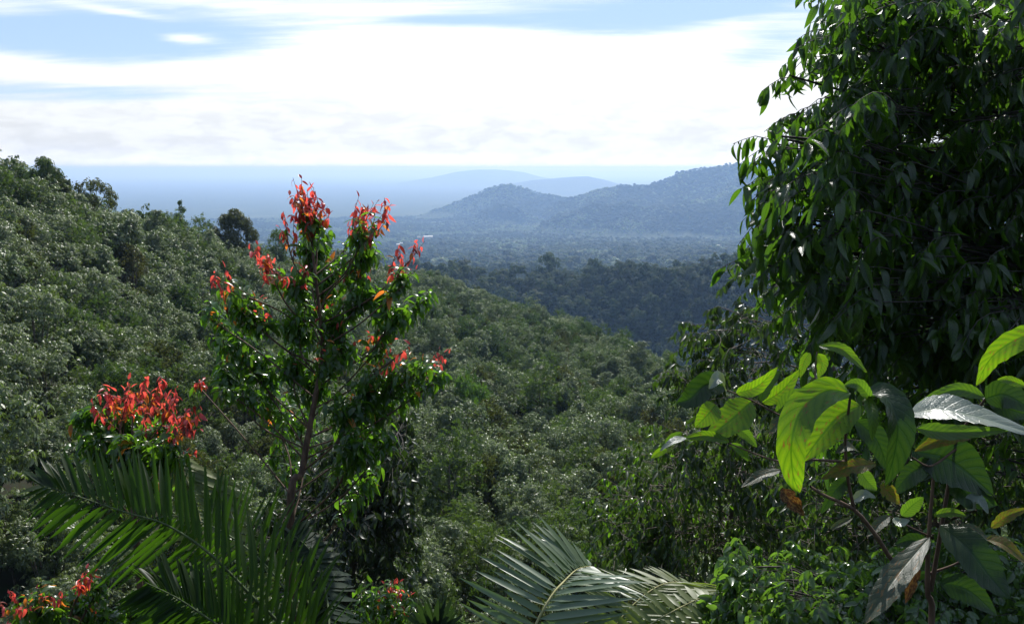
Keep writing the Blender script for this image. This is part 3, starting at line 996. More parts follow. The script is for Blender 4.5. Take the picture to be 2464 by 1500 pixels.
L_GREEN = leaf_mat('red_tip_green_leaf', [(.028, .06, .012), (.04, .085, .015), (.03, .07, .012), (.05, .09, .018)], (.24, .50, .02), .42, .24, .6, .5)
L_RED = leaf_mat('young_red_leaf', [(.30, .02, .03), (.38, .05, .03), (.30, .02, .05), (.45, .10, .08)], (.95, .08, .03), .5, .3, .5, .5)
L_RED.node_tree.nodes  # red shows through the blade too
L_MAROON = leaf_mat('dark_red_leaf', [(.10, .015, .012), (.16, .03, .012)], (.45, .08, .02), .4, .28, .5, .5)
L_ORANGE = leaf_mat('orange_leaf', [(.35, .12, .02), (.28, .16, .02)], (.9, .32, .03), .5, .3, .5, .5)
for m_, tc in ((L_RED, (1.0, .13, .09)), (L_MAROON, (.25, .03, .02)), (L_ORANGE, (.95, .28, .04))):
    for nd in m_.node_tree.nodes:
        if nd.type == 'BSDF_TRANSLUCENT':
            for l in list(nd.inputs[0].links):
                m_.node_tree.links.remove(l)
            nd.inputs[0].default_value = (*tc, 1)
L_HANG = leaf_mat('hanging_leaf', [(.014, .03, .008), (.022, .045, .01), (.016, .034, .008), (.03, .055, .012)], (.17, .42, .02), .40, .27, .6, .5, vein=True)
L_SMALL = leaf_mat('small_drooping_leaf', [(.022, .04, .012), (.032, .052, .014), (.04, .06, .018)], (.08, .17, .015), .32, .33, .55, .5)
L_DARK = leaf_mat('shaded_leaf', [(.015, .026, .01), (.02, .034, .012), (.025, .036, .014)], (.05, .10, .015), .25, .4, .45, .5)  # shadow over this foliage is put into the dark leaf colour
L_BUSH = leaf_mat('glossy_bush_leaf', [(.05, .09, .025), (.07, .12, .035), (.04, .08, .02)], (.20, .38, .03), .38, .24, .7, .5)
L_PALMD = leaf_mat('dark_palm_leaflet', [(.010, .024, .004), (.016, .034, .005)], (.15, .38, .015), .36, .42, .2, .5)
L_PALMS = leaf_mat('sheen_palm_leaflet', [(.10, .15, .08), (.13, .18, .10), (.09, .14, .07)], (.13, .24, .05), .22, .40, .7, .5)  # silver sheen of sky and sun put into the leaflet colour
L_PALMY = leaf_mat('yellow_palm_leaflet', [(.12, .16, .045), (.16, .19, .06)], (.28, .38, .05), .3, .45, .5, .5)  # also stands in for sunlight on the frond behind the dark palm
L_FAN = leaf_mat('blue_green_fan_leaflet', [(.018, .034, .018), (.026, .045, .024)], (.06, .12, .02), .25, .6, .2, .5)


def branchlet(mb, pts, r0, r1, n=6, sides=5):
    c = catmull(pts, n)
    mb.add(tube(c, np.linspace(r0, r1, n), sides))
    return c


def root_under(px, py, d):
    """ground point below a thing seen at (px, py, d)"""
    p = P(px, py, d)
    return np.array([p[0], p[1], float(ground_z(p[0], p[1]))])


# --- red-tipped tree ---------------------------------------------------------
def shoot(bag, mb, start, end, n, L, r, red=0.0, rad=.006, spread=1.0):
    """upright leafy shoot: leaves arch out and hang, young ones at the tip may be red"""
    start, end = np.asarray(start), np.asarray(end)
    ln = np.linalg.norm(end - start)
    mid = (start + end) / 2 + r.normal(0, .07, 3) * ln - UP * .05 * ln
    c = branchlet(mb, [start, mid, end], rad, .002, 6, 4)
    ph = r.uniform(0, 6.28)
    ax = unit(end - mid)
    a = unit(np.cross(ax, r.normal(0, 1, 3)))
    b = np.cross(ax, a)
    for i in range(n):
        t = .25 + .75 * (i + .5) / n
        u = t * 5
        j = min(int(u), 4)
        o = c[j] + (c[j + 1] - c[j]) * (u - j)
        th = ph + i * 2.4
        out = math.cos(th) * a + math.sin(th) * b
        tip = t > .8
        isred = red > 0 and (t > 1 - red)
        if isred and t > .93 and r.random() < .6:
            d = unit(ax * .8 + out * .9 + UP * .3)
            ll, k = L * r.uniform(.3, .5), 0
        elif isred:
            d = unit(out * .9 - UP * r.uniform(.1, 1.6) + ax * .1)
            ll, k = L * r.uniform(.38, .72), int(r.integers(0, 3))
        else:
            d = unit(out * spread + ax * .25 + UP * (.15 - r.uniform(0, 1.3)))
            ll, k = L * r.uniform(.7, 1.15), int(r.integers(1, 3))
        nrm = unit(UP + out * .3 + r.normal(0, .35, 3))
        if isred:
            q_ = (t - (1 - red)) / red
            cc = 2 if r.random() < .14 else (3 if r.random() < .55 - .6 * q_ else (0 if r.random() < .25 - .5 * q_ else 1))
        else:
            cc = 0 if r.random() > .012 else 3
        bag.add(o, d, nrm, ll, cc, (.19 if isred else .17) * r.uniform(.85, 1.2), k)


def red_tree(name, label, trunk, clusters, L, seed, dbase, nshoot, per, branch_r=.018, parts=300, tr=(.06, .012), group=None, cat='tree'):
    """clusters: (px, py, rx, ry, red, density)"""
    r = np.random.default_rng(seed)
    tp = [P(*q) for q in trunk]
    base = tp[0].copy()
    gz = float(ground_z(base[0], base[1]))
    tp = [np.array([base[0], base[1], gz - .2])] + tp
    t = thing(name, label, cat, (base[0], base[1], gz), group)
    org = np.array([base[0], base[1], gz])
    tc = catmull(tp, 40)
    mb = Mb()
    mb.add(tube(tc - org, np.linspace(tr[0], tr[1], 40), 8))
    link('trunk', mb.mesh('trunk', BARK_RED), t)
    bag = LeafBag('pointed', [L_GREEN, L_RED, L_MAROON, L_ORANGE], r)
    for (px, py, rx, ry, red, dn) in clusters:
        dd = dbase + r.uniform(-1, 1) * .75
        cen = P(px, py, dd)
        k = dd / FPX
        # leave the trunk lower than the cluster
        tz = np.abs(tc[:, 2] - (cen[2] - ry * k - .45 - .25 * np.linalg.norm(tc[:, :2] - cen[:2], axis=1)))
        s = tc[int(np.argmin(tz))]
        mb = Mb()
        low = cen - UP * ry * k * .8
        bc = branchlet(mb, [s - org, (s + low) / 2 - org + r.normal(0, .06, 3) - UP * .05, low - org], branch_r, .008, 9, 5)
        ns = max(3, int((3.0 if red < .5 else 1.5) * nshoot * dn * (rx * ry) / 3000))
        for _ in range(ns):
            q = r.uniform(-1, 1, 3)
            wd = .8 if red < .5 else 1.25
            e = cen + np.array([q[0] * rx * k * wd, q[1] * rx * k * wd, 0]) + UP * (ry * k * (.75 - .55 * q[0] ** 2 - .4 * q[1] ** 2 + r.uniform(-.9, .25)))
            st = bc[int(r.integers(5, 9))] + org
            shoot(bag, mb, st - org, e - org, per, L, r, red if r.random() < .75 or red > .4 else 0, .005)
        link('branch', mb.mesh('branch', BARK_RED), t)
    bag.o = [o + org for o in bag.o]
    bag.finish(t, 'leaf', parts, 'foliage', org)
    return t


RT = [
    (722, 450, 32, 42, .75, 1.3), (765, 455, 38, 42, .75, 1.4), (745, 500, 55, 45, .45, 1.3), (745, 560, 62, 45, 0, 1.4), (685, 520, 18, 55, .7, 1.2),
    (878, 485, 45, 38, .75, 1.5), (925, 500, 25, 30, .75, .9), (875, 540, 48, 40, .3, 1.2), (872, 590, 55, 45, 0, 1.2),
    (612, 598, 26, 24, .95, 1.6), (640, 620, 24, 24, .95, 1.2), (655, 650, 38, 28, .6, 1.3), (540, 670, 32, 30, .35, .9), (560, 700, 45, 32, 0, 1),
    (500, 745, 34, 26, 0, 1), (600, 735, 62, 45, .12, 1), (700, 655, 60, 50, .12, 1), (775, 640, 66, 55, 0, 1.1),
    (858, 640, 45, 34, .3, 1), (885, 690, 62, 42, 0, 1), (992, 598, 36, 28, .95, 2.2), (978, 655, 34, 32, .1, 1.2), (1012, 712, 36, 30, 0, 1.1),
    (945, 730, 60, 45, 0, 1), (825, 740, 72, 55, .1, 1), (715, 755, 68, 50, 0, 1), (560, 815, 58, 38, 0, 1), (535, 885, 42, 34, 0, 1),
    (620, 870, 66, 45, 0, 1), (705, 850, 60, 50, 0, .9), (830, 820, 75, 50, .05, 1), (905, 815, 45, 34, .3, 1), (968, 830, 24, 22, .6, 1),
    (1062, 838, 24, 18, .8, 1.2), (1010, 865, 58, 34, .05, 1.1), (1042, 900, 42, 30, 0, 1.1), (925, 900, 75, 50, 0, 1), (765, 895, 78, 60, .06, .8),
    (850, 960, 75, 55, 0, 1), (640, 950, 66, 46, 0, .8), (560, 925, 46, 34, 0, .9), (945, 955, 50, 40, 0, .9), (720, 1000, 50, 50, 0, .5),
    (870, 1050, 60, 60, 0, 1), (680, 1060, 36, 45, 0, .5), (930, 1030, 34, 44, 0, .8), (890, 1130, 45, 55, 0, .8), (690, 1120, 20, 25, 0, .6), (480, 920, 22, 16, .6, .7),
]
red_tree('red_tipped_tree', 'tall slender tree with scarlet young leaves at its tips, in front of the valley',
         [(700, 1330, 8.6), (728, 1130, 8.7), (752, 990, 8.75), (776, 850, 8.8), (768, 740, 8.8), (752, 600, 8.8), (745, 480, 8.8)], RT, .178, 61, 8.8, 5, 10, .010, 300, (.05, .006))

# sapling crown left
RS = [(300, 935, 58, 34, .75, 2.3), (360, 920, 45, 30, .85, 2.2), (415, 960, 50, 34, .7, 2.0), (445, 1010, 42, 36, .75, 2.0), (250, 965, 40, 30, .6, 1.6),
      (205, 985, 45, 30, 0, 1.6), (290, 1000, 62, 40, 0, 1.6), (370, 1015, 55, 40, .12, 1.6), (225, 1045, 55, 44, 0, 1.6), (320, 1065, 62, 45, 0, 1.6), (400, 1070, 50, 40, 0, 1.5),
      (280, 1130, 60, 45, 0, .9), (370, 1140, 50, 40, 0, .8), (455, 1095, 22, 20, .7, .8)]
red_tree('red_tipped_sapling', 'bushy sapling crowned with red and orange young leaves above the dark palm fronds',
         [(330, 1330, 8.2), (325, 1200, 8.2), (320, 1090, 8.2), (318, 1000, 8.2)], RS, .17, 62, 8.2, 5, 10, .009, 300, (.04, .008))

RB = [(35, 1425, 38, 26, .5, 1.5), (105, 1440, 60, 34, .12, 1.4), (200, 1395, 30, 26, .75, 1.3), (190, 1440, 60, 36, .1, 1.3), (60, 1490, 70, 34, .3, 1.3), (150, 1500, 70, 34, 0, 1.2),
      (260, 1470, 55, 34, 0, 1), (330, 1440, 40, 34, 0, .8), (240, 1390, 28, 24, 0, .8), (90, 1540, 80, 34, 0, 1), (240, 1540, 80, 34, 0, 1)]
red_tree('red_tipped_bush', 'low leafy bush with a few red shoots in the bottom left corner',
         [(150, 1700, 7.0), (150, 1600, 7.0), (150, 1540, 7.0)], RB, .13, 63, 7.0, 9, 10, .012, 300, (.035, .01), None, 'bush')
RC = [(948, 1405, 34, 24, .35, 1.4), (890, 1425, 45, 26, 0, 1.2), (945, 1450, 55, 34, .1, 1.2), (860, 1470, 50, 30, 0, 1), (930, 1500, 60, 34, 0, 1), (1000, 1480, 30, 30, 0, .6)]
red_tree('red_tipped_bush', 'small bush with a single red shoot, between the dark and the silvery palm fronds',
         [(930, 1700, 7.4), (930, 1600, 7.4), (930, 1530, 7.4)], RC, .12, 64, 7.4, 9, 10, .01, 240, (.03, .01), None, 'bush')
RD = [(1770, 1360, 22, 18, .5, 1.0), (1800, 1375, 28, 18, .2, 1.0), (1725, 1345, 26, 18, 0, 1.0), (1760, 1395, 45, 22, 0, 1)]
red_tree('red_tipped_bush', 'tiny bush with faint red and yellow shoots right of the silvery palm fronds',
         [(1760, 1560, 11.0), (1760, 1480, 11.0), (1760, 1420, 11.0)], RD, .12, 65, 11.0, 7, 9, .01, 150, (.03, .01), None, 'bush')


# --- general leafy mass: many small branches filling chosen blobs -------------
def leafy(name, label, cat, blobs, d0, dspread, bag, L, r, per, hang, trunkpath, bark, tr, dens=1.0, parts=300, br=.016, side=None, group=None, twl=.45, flat=.16):
    """blobs: (px, py, rx, ry, n twigs, depth offset)"""
    tp = [P(*q) for q in trunkpath]
    gz = float(ground_z(tp[0][0], tp[0][1]))
    org = np.array([tp[0][0], tp[0][1], gz])
    t = thing(name, label, cat, org, group)
    tc = catmull([org - UP * .2] + tp, 30)
    mb = Mb()
    mb.add(tube(tc - org, np.linspace(tr, tr * .25, 30), 8))
    link('trunk', mb.mesh('trunk', bark), t)
    for (px, py, rx, ry, n, do) in blobs:
        dd = d0 + do
        k = dd / FPX
        cen = P(px, py, dd)
        i = int(np.argmin(np.abs(tc[:, 2] - (cen[2] - .15 * np.linalg.norm(tc[:, :2] - cen[:2], axis=1) - .2))))
        mb = Mb()
        s = tc[i] - org
        c = cen - org
        bc = branchlet(mb, [s, s * .45 + c * .55 + UP * .12 + r.normal(0, .08, 3), c + UP * ry * k * .2], br, .006, 10, 5)
        for _ in range(max(1, int(n * dens))):
            q = r.uniform(-1, 1, 3)
            q = q / max(1, np.linalg.norm(q[:2]))
            e = c + np.array([q[0] * rx * k, q[2] * dspread, q[1] * ry * k])
            st = bc[int(r.integers(4, 10))]
            dirn = unit(e - st + (side if side is not None else 0) + r.normal(0, .15, 3))
            tl = twl * r.uniform(.6, 1.25)
            a = e - dirn * tl * .6
            b_ = e + dirn * tl * .4 - UP * tl * .18
            tw = branchlet(mb, [st, a, e + UP * tl * .04, b_], br * .35, .0015, 8, 4)
            for m in range(per):
                u = 7 * (.42 + .58 * (m + .5) / per)
                j = min(int(u), 6)
                o = tw[j] + (tw[j + 1] - tw[j]) * (u - j)
                ax = unit(tw[j + 1] - tw[j])
                sd_ = unit(np.cross(ax, UP)) * (1 if m % 2 else -1)
                d = unit(sd_ * r.uniform(.15, .7) + ax * r.uniform(.1, .55) - UP * hang * r.uniform(.5, 1.5) + r.normal(0, .12, 3))
                nrm = unit(np.cross(np.cross(UP + r.normal(0, .3, 3), d), d) * -1 + ax * r.normal(0, .8) + r.normal(0, .25, 3))
                if r.random() < flat:
                    d = unit(np.array([r.normal(0, .8), -1.0, -.45 + r.normal(0, .25)]))
                    nrm = unit(UP + np.array([0, -.4, 0]) + r.normal(0, .2, 3))
                bag.add(o + org, d, nrm, L * r.uniform(.5, 1.2), 0 if len(bag.mats) == 1 else int(r.random() < .15))
        link('branch', mb.mesh('branch', bark), t)
    bag.finish(t, 'leaf', parts, 'foliage', org)
    return t


# right-hand tree with long hanging leaves: edge points give the outline
r3 = np.random.default_rng(71)
edge = [(-60, 1975), (0, 1968), (60, 1975), (130, 1990), (200, 1920), (270, 1900), (320, 1830), (400, 1835), (470, 1800), (540, 1785), (600, 1790), (660, 1780), (720, 1810), (780, 1850), (850, 1900), (920, 1960), (1000, 2060)]
blobs = []
for (px, py, rx, ry, n) in [(2085, -20, 60, 50, 9), (2040, 70, 30, 30, 4), (2095, 130, 50, 45, 9), (1985, 240, 35, 35, 4), (2020, 290, 50, 45, 8), (1895, 340, 30, 20, 2), (1925, 375, 45, 35, 6), (1910, 440, 50, 35, 6),
                            (1870, 490, 32, 22, 2), (1882, 330, 14, 10, 1), (1866, 500, 14, 10, 1), (1870, 560, 14, 10, 1), (1845, 640, 14, 10, 1), (1905, 185, 14, 10, 1), (1985, 90, 14, 10, 1), (1925, 540, 45, 40, 5), (1875, 590, 30, 26, 3), (1935, 620, 50, 40, 5), (1930, 400, 55, 45, 9), (1950, 500, 60, 50, 9), (1950, 600, 60, 50, 9),
                            (2030, 230, 60, 55, 10), (2050, 330, 60, 55, 10), (2060, 440, 60, 55, 9), (2060, 560, 60, 55, 9), (1950, 700, 55, 40, 7), (2030, 680, 60, 50, 9), (2000, 780, 60, 50, 8), (2110, 780, 60, 50, 8)]:
    blobs.append((px, py, rx, ry, n, r3.uniform(-.3, .3)))
for py in range(-60, 1000, 90):
    for px in range(2100, 2620, 85):
        blobs.append((px + r3.uniform(-30, 30), py + r3.uniform(-30, 30), 70, 60, 9, r3.uniform(-.1, 1.0)))
for py in range(-80, 1100, 130):
    for px in range(2060, 2640, 120):
        blobs.append((px + r3.uniform(-30, 30), py + r3.uniform(-30, 30), 95, 85, 11, r3.uniform(1.4, 3.2)))
bag = LeafBag('pointed', [L_HANG], r3, .15)
leafy('hanging_leaved_tree', 'large dark tree with long hanging leaves filling the right side', 'tree', blobs, 4.3, .45, bag, .148, r3, 12, 1.5,
      [(2760, 1300, 6.0), (2700, 800, 6.0), (2640, 300, 6.0), (2560, -300, 6.0)], BARK_DARK, .16, 1.15, 300, .012, np.array([-.5, -.1, -.1]))

# smaller-leaved tree lower behind it
r4 = np.random.default_rng(72)
blobs = []
for (px, py, rx, ry, n) in [(1860, 610, 40, 30, 4), (1860, 690, 60, 35, 8), (1780, 770, 50, 30, 8), (1720, 800, 50, 28, 8), (1690, 840, 45, 25, 7), (1790, 840, 60, 30, 9), (1880, 780, 60, 45, 9), (1650, 920, 40, 25, 6), (1720, 900, 60, 34, 9),
                            (1830, 900, 70, 40, 10), (1920, 870, 60, 40, 9), (1680, 980, 60, 34, 9), (1780, 980, 70, 40, 9), (1880, 980, 70, 40, 8), (1815, 640, 30, 40, 3), (1975, 950, 60, 60, 9)]:
    blobs.append((px, py, rx, ry, int(n * 1.5), r4.uniform(-.6, .6)))
bag = LeafBag('pointed', [L_SMALL], r4, .16)
leafy('drooping_tree', 'thin-branched tree with small drooping leaves, left below the large hanging-leaved tree', 'tree', blobs, 11.5, .8, bag, .18, r4, 14, .9,
      [(2100, 1300, 12), (2060, 1050, 12), (1990, 850, 12), (1900, 650, 12)], BARK, .09, 1.1, 300, .016, None, None, .6)

r5 = np.random.default_rng(73)
blobs = []
for py in range(1070, 1400, 55):
    for px in range(1480, 2050, 80):
        if px < 1480 + max(0, 1150 - py) * 2.0:
            continue
        blobs.append((px + r5.uniform(-25, 25), py + r5.uniform(-20, 20), 62, 40, 13, r5.uniform(-1.0, 1.4)))
bag = LeafBag('pointed', [L_SMALL, L_GREEN], r5, .17)
leafy('drooping_shrub', 'wide bank of shrub with small drooping glossy leaves behind the silvery palm', 'shrub', blobs, 12.5, .8, bag, .17, r5, 14, 1.0,
      [(1790, 1560, 13), (1780, 1420, 13), (1760, 1250, 13), (1780, 1100, 13)], BARK, .09, 1.3, 300, .014, None, None, .6)

# creeper-hung tree below the red-tipped one; its shade is in the leaf colour
r6 = np.random.default_rng(74)
blobs = []
for (px, py, rx, ry, n) in [(960, 1040, 26, 30, 9), (955, 1110, 38, 40, 12), (900, 1120, 45, 45, 12), (850, 1180, 55, 50, 12), (930, 1190, 50, 50, 12), (770, 1200, 50, 50, 10), (820, 1270, 70, 50, 13), (910, 1270, 60, 50, 12),
                            (720, 1290, 50, 50, 9), (860, 1350, 80, 45, 13), (760, 1370, 70, 45, 12), (930, 1350, 55, 40, 9), (800, 1440, 90, 45, 12), (690, 1230, 50, 50, 8), (640, 1300, 50, 50, 8), (850, 1090, 40, 40, 9), (985, 1160, 14, 40, 4), (750, 1130, 50, 45, 9), (830, 1110, 45, 40, 9), (960, 1260, 40, 50, 9), (880, 1230, 50, 50, 10), (700, 1200, 40, 50, 8), (970, 1330, 40, 40, 7)]:
    blobs.append((px, py, rx, ry, int(n * 1.6), r6.uniform(-.8, 1.2)))
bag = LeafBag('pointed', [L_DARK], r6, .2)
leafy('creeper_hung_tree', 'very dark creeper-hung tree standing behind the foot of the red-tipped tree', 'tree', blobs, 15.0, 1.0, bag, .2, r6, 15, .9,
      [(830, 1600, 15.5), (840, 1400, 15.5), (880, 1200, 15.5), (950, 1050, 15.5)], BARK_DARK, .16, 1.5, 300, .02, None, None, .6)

# glossy bush along the lower right
r7 = np.random.default_rng(75)
blobs = []
for py in range(1390, 1600, 42):
    for px in range(1790, 2520, 62):
        blobs.append((px + r7.uniform(-22, 22), py + r7.uniform(-15, 15) + abs(px - 1950) * -.06, 48, 30, 8, r7.uniform(-.5, .5)))
bag = LeafBag('oval', [L_BUSH], r7, .23)
leafy('glossy_bush', 'low bush of small shiny leaves along the bottom right, under the large-leaved sapling', 'bush', blobs, 4.6, .3, bag, .08, r7, 14, .25,
      [(2150, 1750, 4.8), (2150, 1650, 4.8), (2150, 1560, 4.8)], BARK_DARK, .03, 1.5, 300, .005, None, None, .22)
r8 = np.random.default_rng(76)
blobs = []
for py in range(1060, 1420, 70):
    for px in range(1960, 2560, 90):
        blobs.append((px + r8.uniform(-25, 25), py + r8.uniform(-25, 25), 65, 50, 10, r8.uniform(-.6, .9)))
bag = LeafBag('oval', [L_SMALL, L_BUSH], r8, .2)
leafy('dense_shrub', 'dense dark shrub filling the space behind the large-leaved sapling', 'shrub', blobs, 7.0, .5, bag, .11, r8, 9, .5,
      [(2250, 1700, 7.2), (2250, 1500, 7.2), (2250, 1300, 7.2), (2250, 1120, 7.2)], BARK, .05, 1.0, 300, .014, None, None, .35)


# --- palms -------------------------------------------------------------------
def frond(parent, org, rach, n, sides, mats, r, w=.035, rr=.014, sub='leaflet', nr=.12):
    """rach: (px, py, d) from base to tip; sides: two lists of (t, dx, dy, dd) leaflet vectors in picture units and metres"""
    c3 = catmull([P(*q) for q in rach], 41)
    mb = Mb()
    mb.add(tube(c3 - org, np.linspace(rr, rr * .2, 41), 6))
    fr_ = link('frond', mb.mesh('rachis', mats[1]), parent)
    # keep the frond's own frame equal to the palm's
    bag = LeafBag('blade', [mats[0]], r)
    tg = unit(np.gradient(c3, axis=0))
    for si, side in enumerate(sides):
        side = np.array(side, float)
        for i in range(n):
            t = side[0, 0] + (side[-1, 0] - side[0, 0]) * (i + .5 + r.uniform(-.2, .2)) / n
            v = [np.interp(t, side[:, 0], side[:, k]) for k in (1, 2, 3)]
            u = t * 40
            j = min(int(u), 39)
            o = c3[j] + (c3[j + 1] - c3[j]) * (u - j)
            px, py, dep = project(o)
            e = P(float(px) + v[0], float(py) + v[1], float(dep) + v[2])
            if r.random() < .05:
                continue
            d = e - o + r.normal(0, .03, 3) * np.linalg.norm(e - o)
            L = np.linalg.norm(d) * (r.uniform(.85, 1.08) if r.random() > .06 else r.uniform(.5, .8))
            nrm = unit(np.cross(np.cross(d, tg[j]), d) + 0)
            nn = unit(np.cross(tg[j], d))
            if nn[2] < 0:
                nn = -nn
            bag.add(o, unit(d), unit(nn + UP * .25 + r.normal(0, nr, 3)), L, 0, w / L * r.uniform(.85, 1.15), int(r.choice([0, 0, 1, 1, 2])))
    bag.finish(fr_, sub, 300, 'leaflets', org)
    return fr_


def palm_root(name, label, px, py, d, stem_to, mat=BARK, group=None, tr=.05):
    p = P(px, py, d)
    gz = float(ground_z(p[0], p[1]))
    org = np.array([p[0], p[1], gz])
    t = thing(name, label, 'palm', org, group)
    mb = Mb()
    mb.add(tube(catmull([(0, 0, -.2), (0, 0, (p[2] - gz) * .5), p - org], 8), np.linspace(tr, tr * .7, 8), 8))
    link('stem', mb.mesh('stem', mat), t)
    return t, org


STALK_D = bark_mat('dark_frond_stalk', (.03, .05, .012), (.07, .10, .03), 12.0)
STALK_L = bark_mat('pale_frond_stalk', (.25, .24, .09), (.42, .38, .18), 12.0)
rp = np.random.default_rng(81)
t, org = palm_root('feather_palm', 'dark backlit palm with long arching fronds in the lower left', 760, 1640, 6.0, None)
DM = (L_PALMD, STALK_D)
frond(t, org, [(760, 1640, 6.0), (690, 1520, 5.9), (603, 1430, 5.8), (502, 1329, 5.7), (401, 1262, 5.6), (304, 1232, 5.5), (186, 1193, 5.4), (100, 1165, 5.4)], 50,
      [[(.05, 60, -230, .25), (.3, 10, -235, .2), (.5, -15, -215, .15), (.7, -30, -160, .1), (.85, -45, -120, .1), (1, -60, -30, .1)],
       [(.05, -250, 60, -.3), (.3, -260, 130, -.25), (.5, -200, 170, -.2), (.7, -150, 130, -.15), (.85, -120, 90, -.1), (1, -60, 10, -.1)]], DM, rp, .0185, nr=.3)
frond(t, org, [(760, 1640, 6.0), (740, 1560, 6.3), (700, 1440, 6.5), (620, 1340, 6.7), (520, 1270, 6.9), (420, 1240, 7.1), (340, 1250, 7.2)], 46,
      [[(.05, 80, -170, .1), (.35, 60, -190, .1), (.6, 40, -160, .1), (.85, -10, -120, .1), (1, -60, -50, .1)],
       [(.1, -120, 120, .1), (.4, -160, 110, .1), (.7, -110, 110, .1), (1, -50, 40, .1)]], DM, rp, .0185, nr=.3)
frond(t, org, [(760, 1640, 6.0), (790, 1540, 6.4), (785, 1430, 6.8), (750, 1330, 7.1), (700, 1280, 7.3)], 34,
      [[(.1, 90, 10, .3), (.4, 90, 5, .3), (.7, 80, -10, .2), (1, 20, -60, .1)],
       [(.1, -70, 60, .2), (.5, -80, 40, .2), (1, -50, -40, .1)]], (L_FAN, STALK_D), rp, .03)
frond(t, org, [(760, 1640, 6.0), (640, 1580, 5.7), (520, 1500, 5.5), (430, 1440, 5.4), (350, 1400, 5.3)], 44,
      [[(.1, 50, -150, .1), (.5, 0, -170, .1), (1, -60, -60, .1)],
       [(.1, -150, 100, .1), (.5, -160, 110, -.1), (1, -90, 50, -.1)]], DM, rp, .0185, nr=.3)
t, org = palm_root('feather_palm', 'palm with one yellowish sunlit frond fanned right behind the dark palm', 520, 1500, 7.6, None)
frond(t, org, [(520, 1500, 7.6), (500, 1330, 7.7), (470, 1210, 7.8), (440, 1130, 7.9), (415, 1080, 8.0)], 34,
      [[(.3, 130, 40, .2), (.55, 175, 40, .3), (.8, 165, 60, .3), (1, 60, 40, .1)],
       [(.3, -80, 40, .2), (1, -40, 20, .1)]], (L_PALMY, STALK_L), rp, .03)

t, org = palm_root('feather_palm', 'palm with silvery sunlit fronds fanned out at the bottom centre', 1250, 1620, 4.6, None, BARK, None, .04)
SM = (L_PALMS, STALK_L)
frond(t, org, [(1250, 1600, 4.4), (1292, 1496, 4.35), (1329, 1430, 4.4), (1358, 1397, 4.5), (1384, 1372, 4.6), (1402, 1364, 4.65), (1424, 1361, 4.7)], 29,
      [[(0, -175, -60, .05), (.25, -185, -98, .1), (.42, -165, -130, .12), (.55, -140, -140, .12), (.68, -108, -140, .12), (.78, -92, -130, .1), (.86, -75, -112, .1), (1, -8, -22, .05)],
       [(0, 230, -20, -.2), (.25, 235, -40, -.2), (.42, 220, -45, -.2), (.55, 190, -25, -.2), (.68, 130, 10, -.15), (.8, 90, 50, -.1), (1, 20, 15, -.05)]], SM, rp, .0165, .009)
t, org = palm_root('feather_palm', 'palm with yellowing fronds, tips torn, right of the silvery palm', 1440, 1640, 5.0, None, BARK, None, .04)
YM = (L_PALMY, STALK_L)
frond(t, org, [(1430, 1600, 4.9), (1470, 1520, 4.95), (1505, 1474, 5.0), (1534, 1445, 5.05), (1567, 1419, 5.1), (1600, 1403, 5.15), (1633, 1399, 5.2), (1668, 1402, 5.25)], 30,
      [[(0, -90, -50, .0), (.25, -110, -60, .05), (.45, -125, -75, .05), (.6, -110, -60, .1), (.75, -85, -45, .1), (.88, -60, -42, .1), (1, 10, 2, .1)],
       [(0, 210, 20, -.1), (.25, 240, 6, -.1), (.45, 215, -4, -.05), (.6, 190, 0, .0), (.8, 130, 6, .0), (1, 75, 10, .0)]], YM, rp, .014, .008)
frond(t, org, [(1430, 1600, 4.9), (1520, 1530, 4.8), (1600, 1480, 4.8), (1680, 1440, 4.85), (1730, 1425, 4.9)], 22,
      [[(.1, -80, -70, .0), (.6, -60, -60, .1), (1, 10, -5, .1)],
       [(.1, 60, 60, -.1), (.6, 60, 45, -.1), (1, 40, 10, .0)]], YM, rp, .016, .007)

# little fan palm at the bottom
p0 = P(1045, 1530, 5.2)
gz = float(ground_z(p0[0], p0[1]))
org = np.array([p0[0], p0[1], gz])
t = thing('fan_palm', 'small blue-green fan palm peeping over the bottom edge left of the silvery palm', 'palm', org)
mb = Mb()
mb.add(tube(catmull([(0, 0, -.1), (0, 0, (p0[2] - gz) * .5), p0 - org], 8), np.linspace(.03, .02, 8), 7))
link('stem', mb.mesh('stem', BARK), t)
bag = LeafBag('blade', [L_FAN], rp)
for i in range(30):
    a = R(8 + i * 164 / 29 + rp.uniform(-3, 3))
    d = P(1045 + math.cos(a) * 90, 1530 - math.sin(a) * 90, 5.2 - .12 * math.sin(a) + rp.uniform(-.06, .06)) - p0
    bag.add(p0, unit(d), unit(np.array([0, -1, .6]) + rp.normal(0, .2, 3)), np.linalg.norm(d) * rp.uniform(.85, 1.08), 0, .07)
bag.finish(t, 'leaflet', 300, 'leaflets', org)


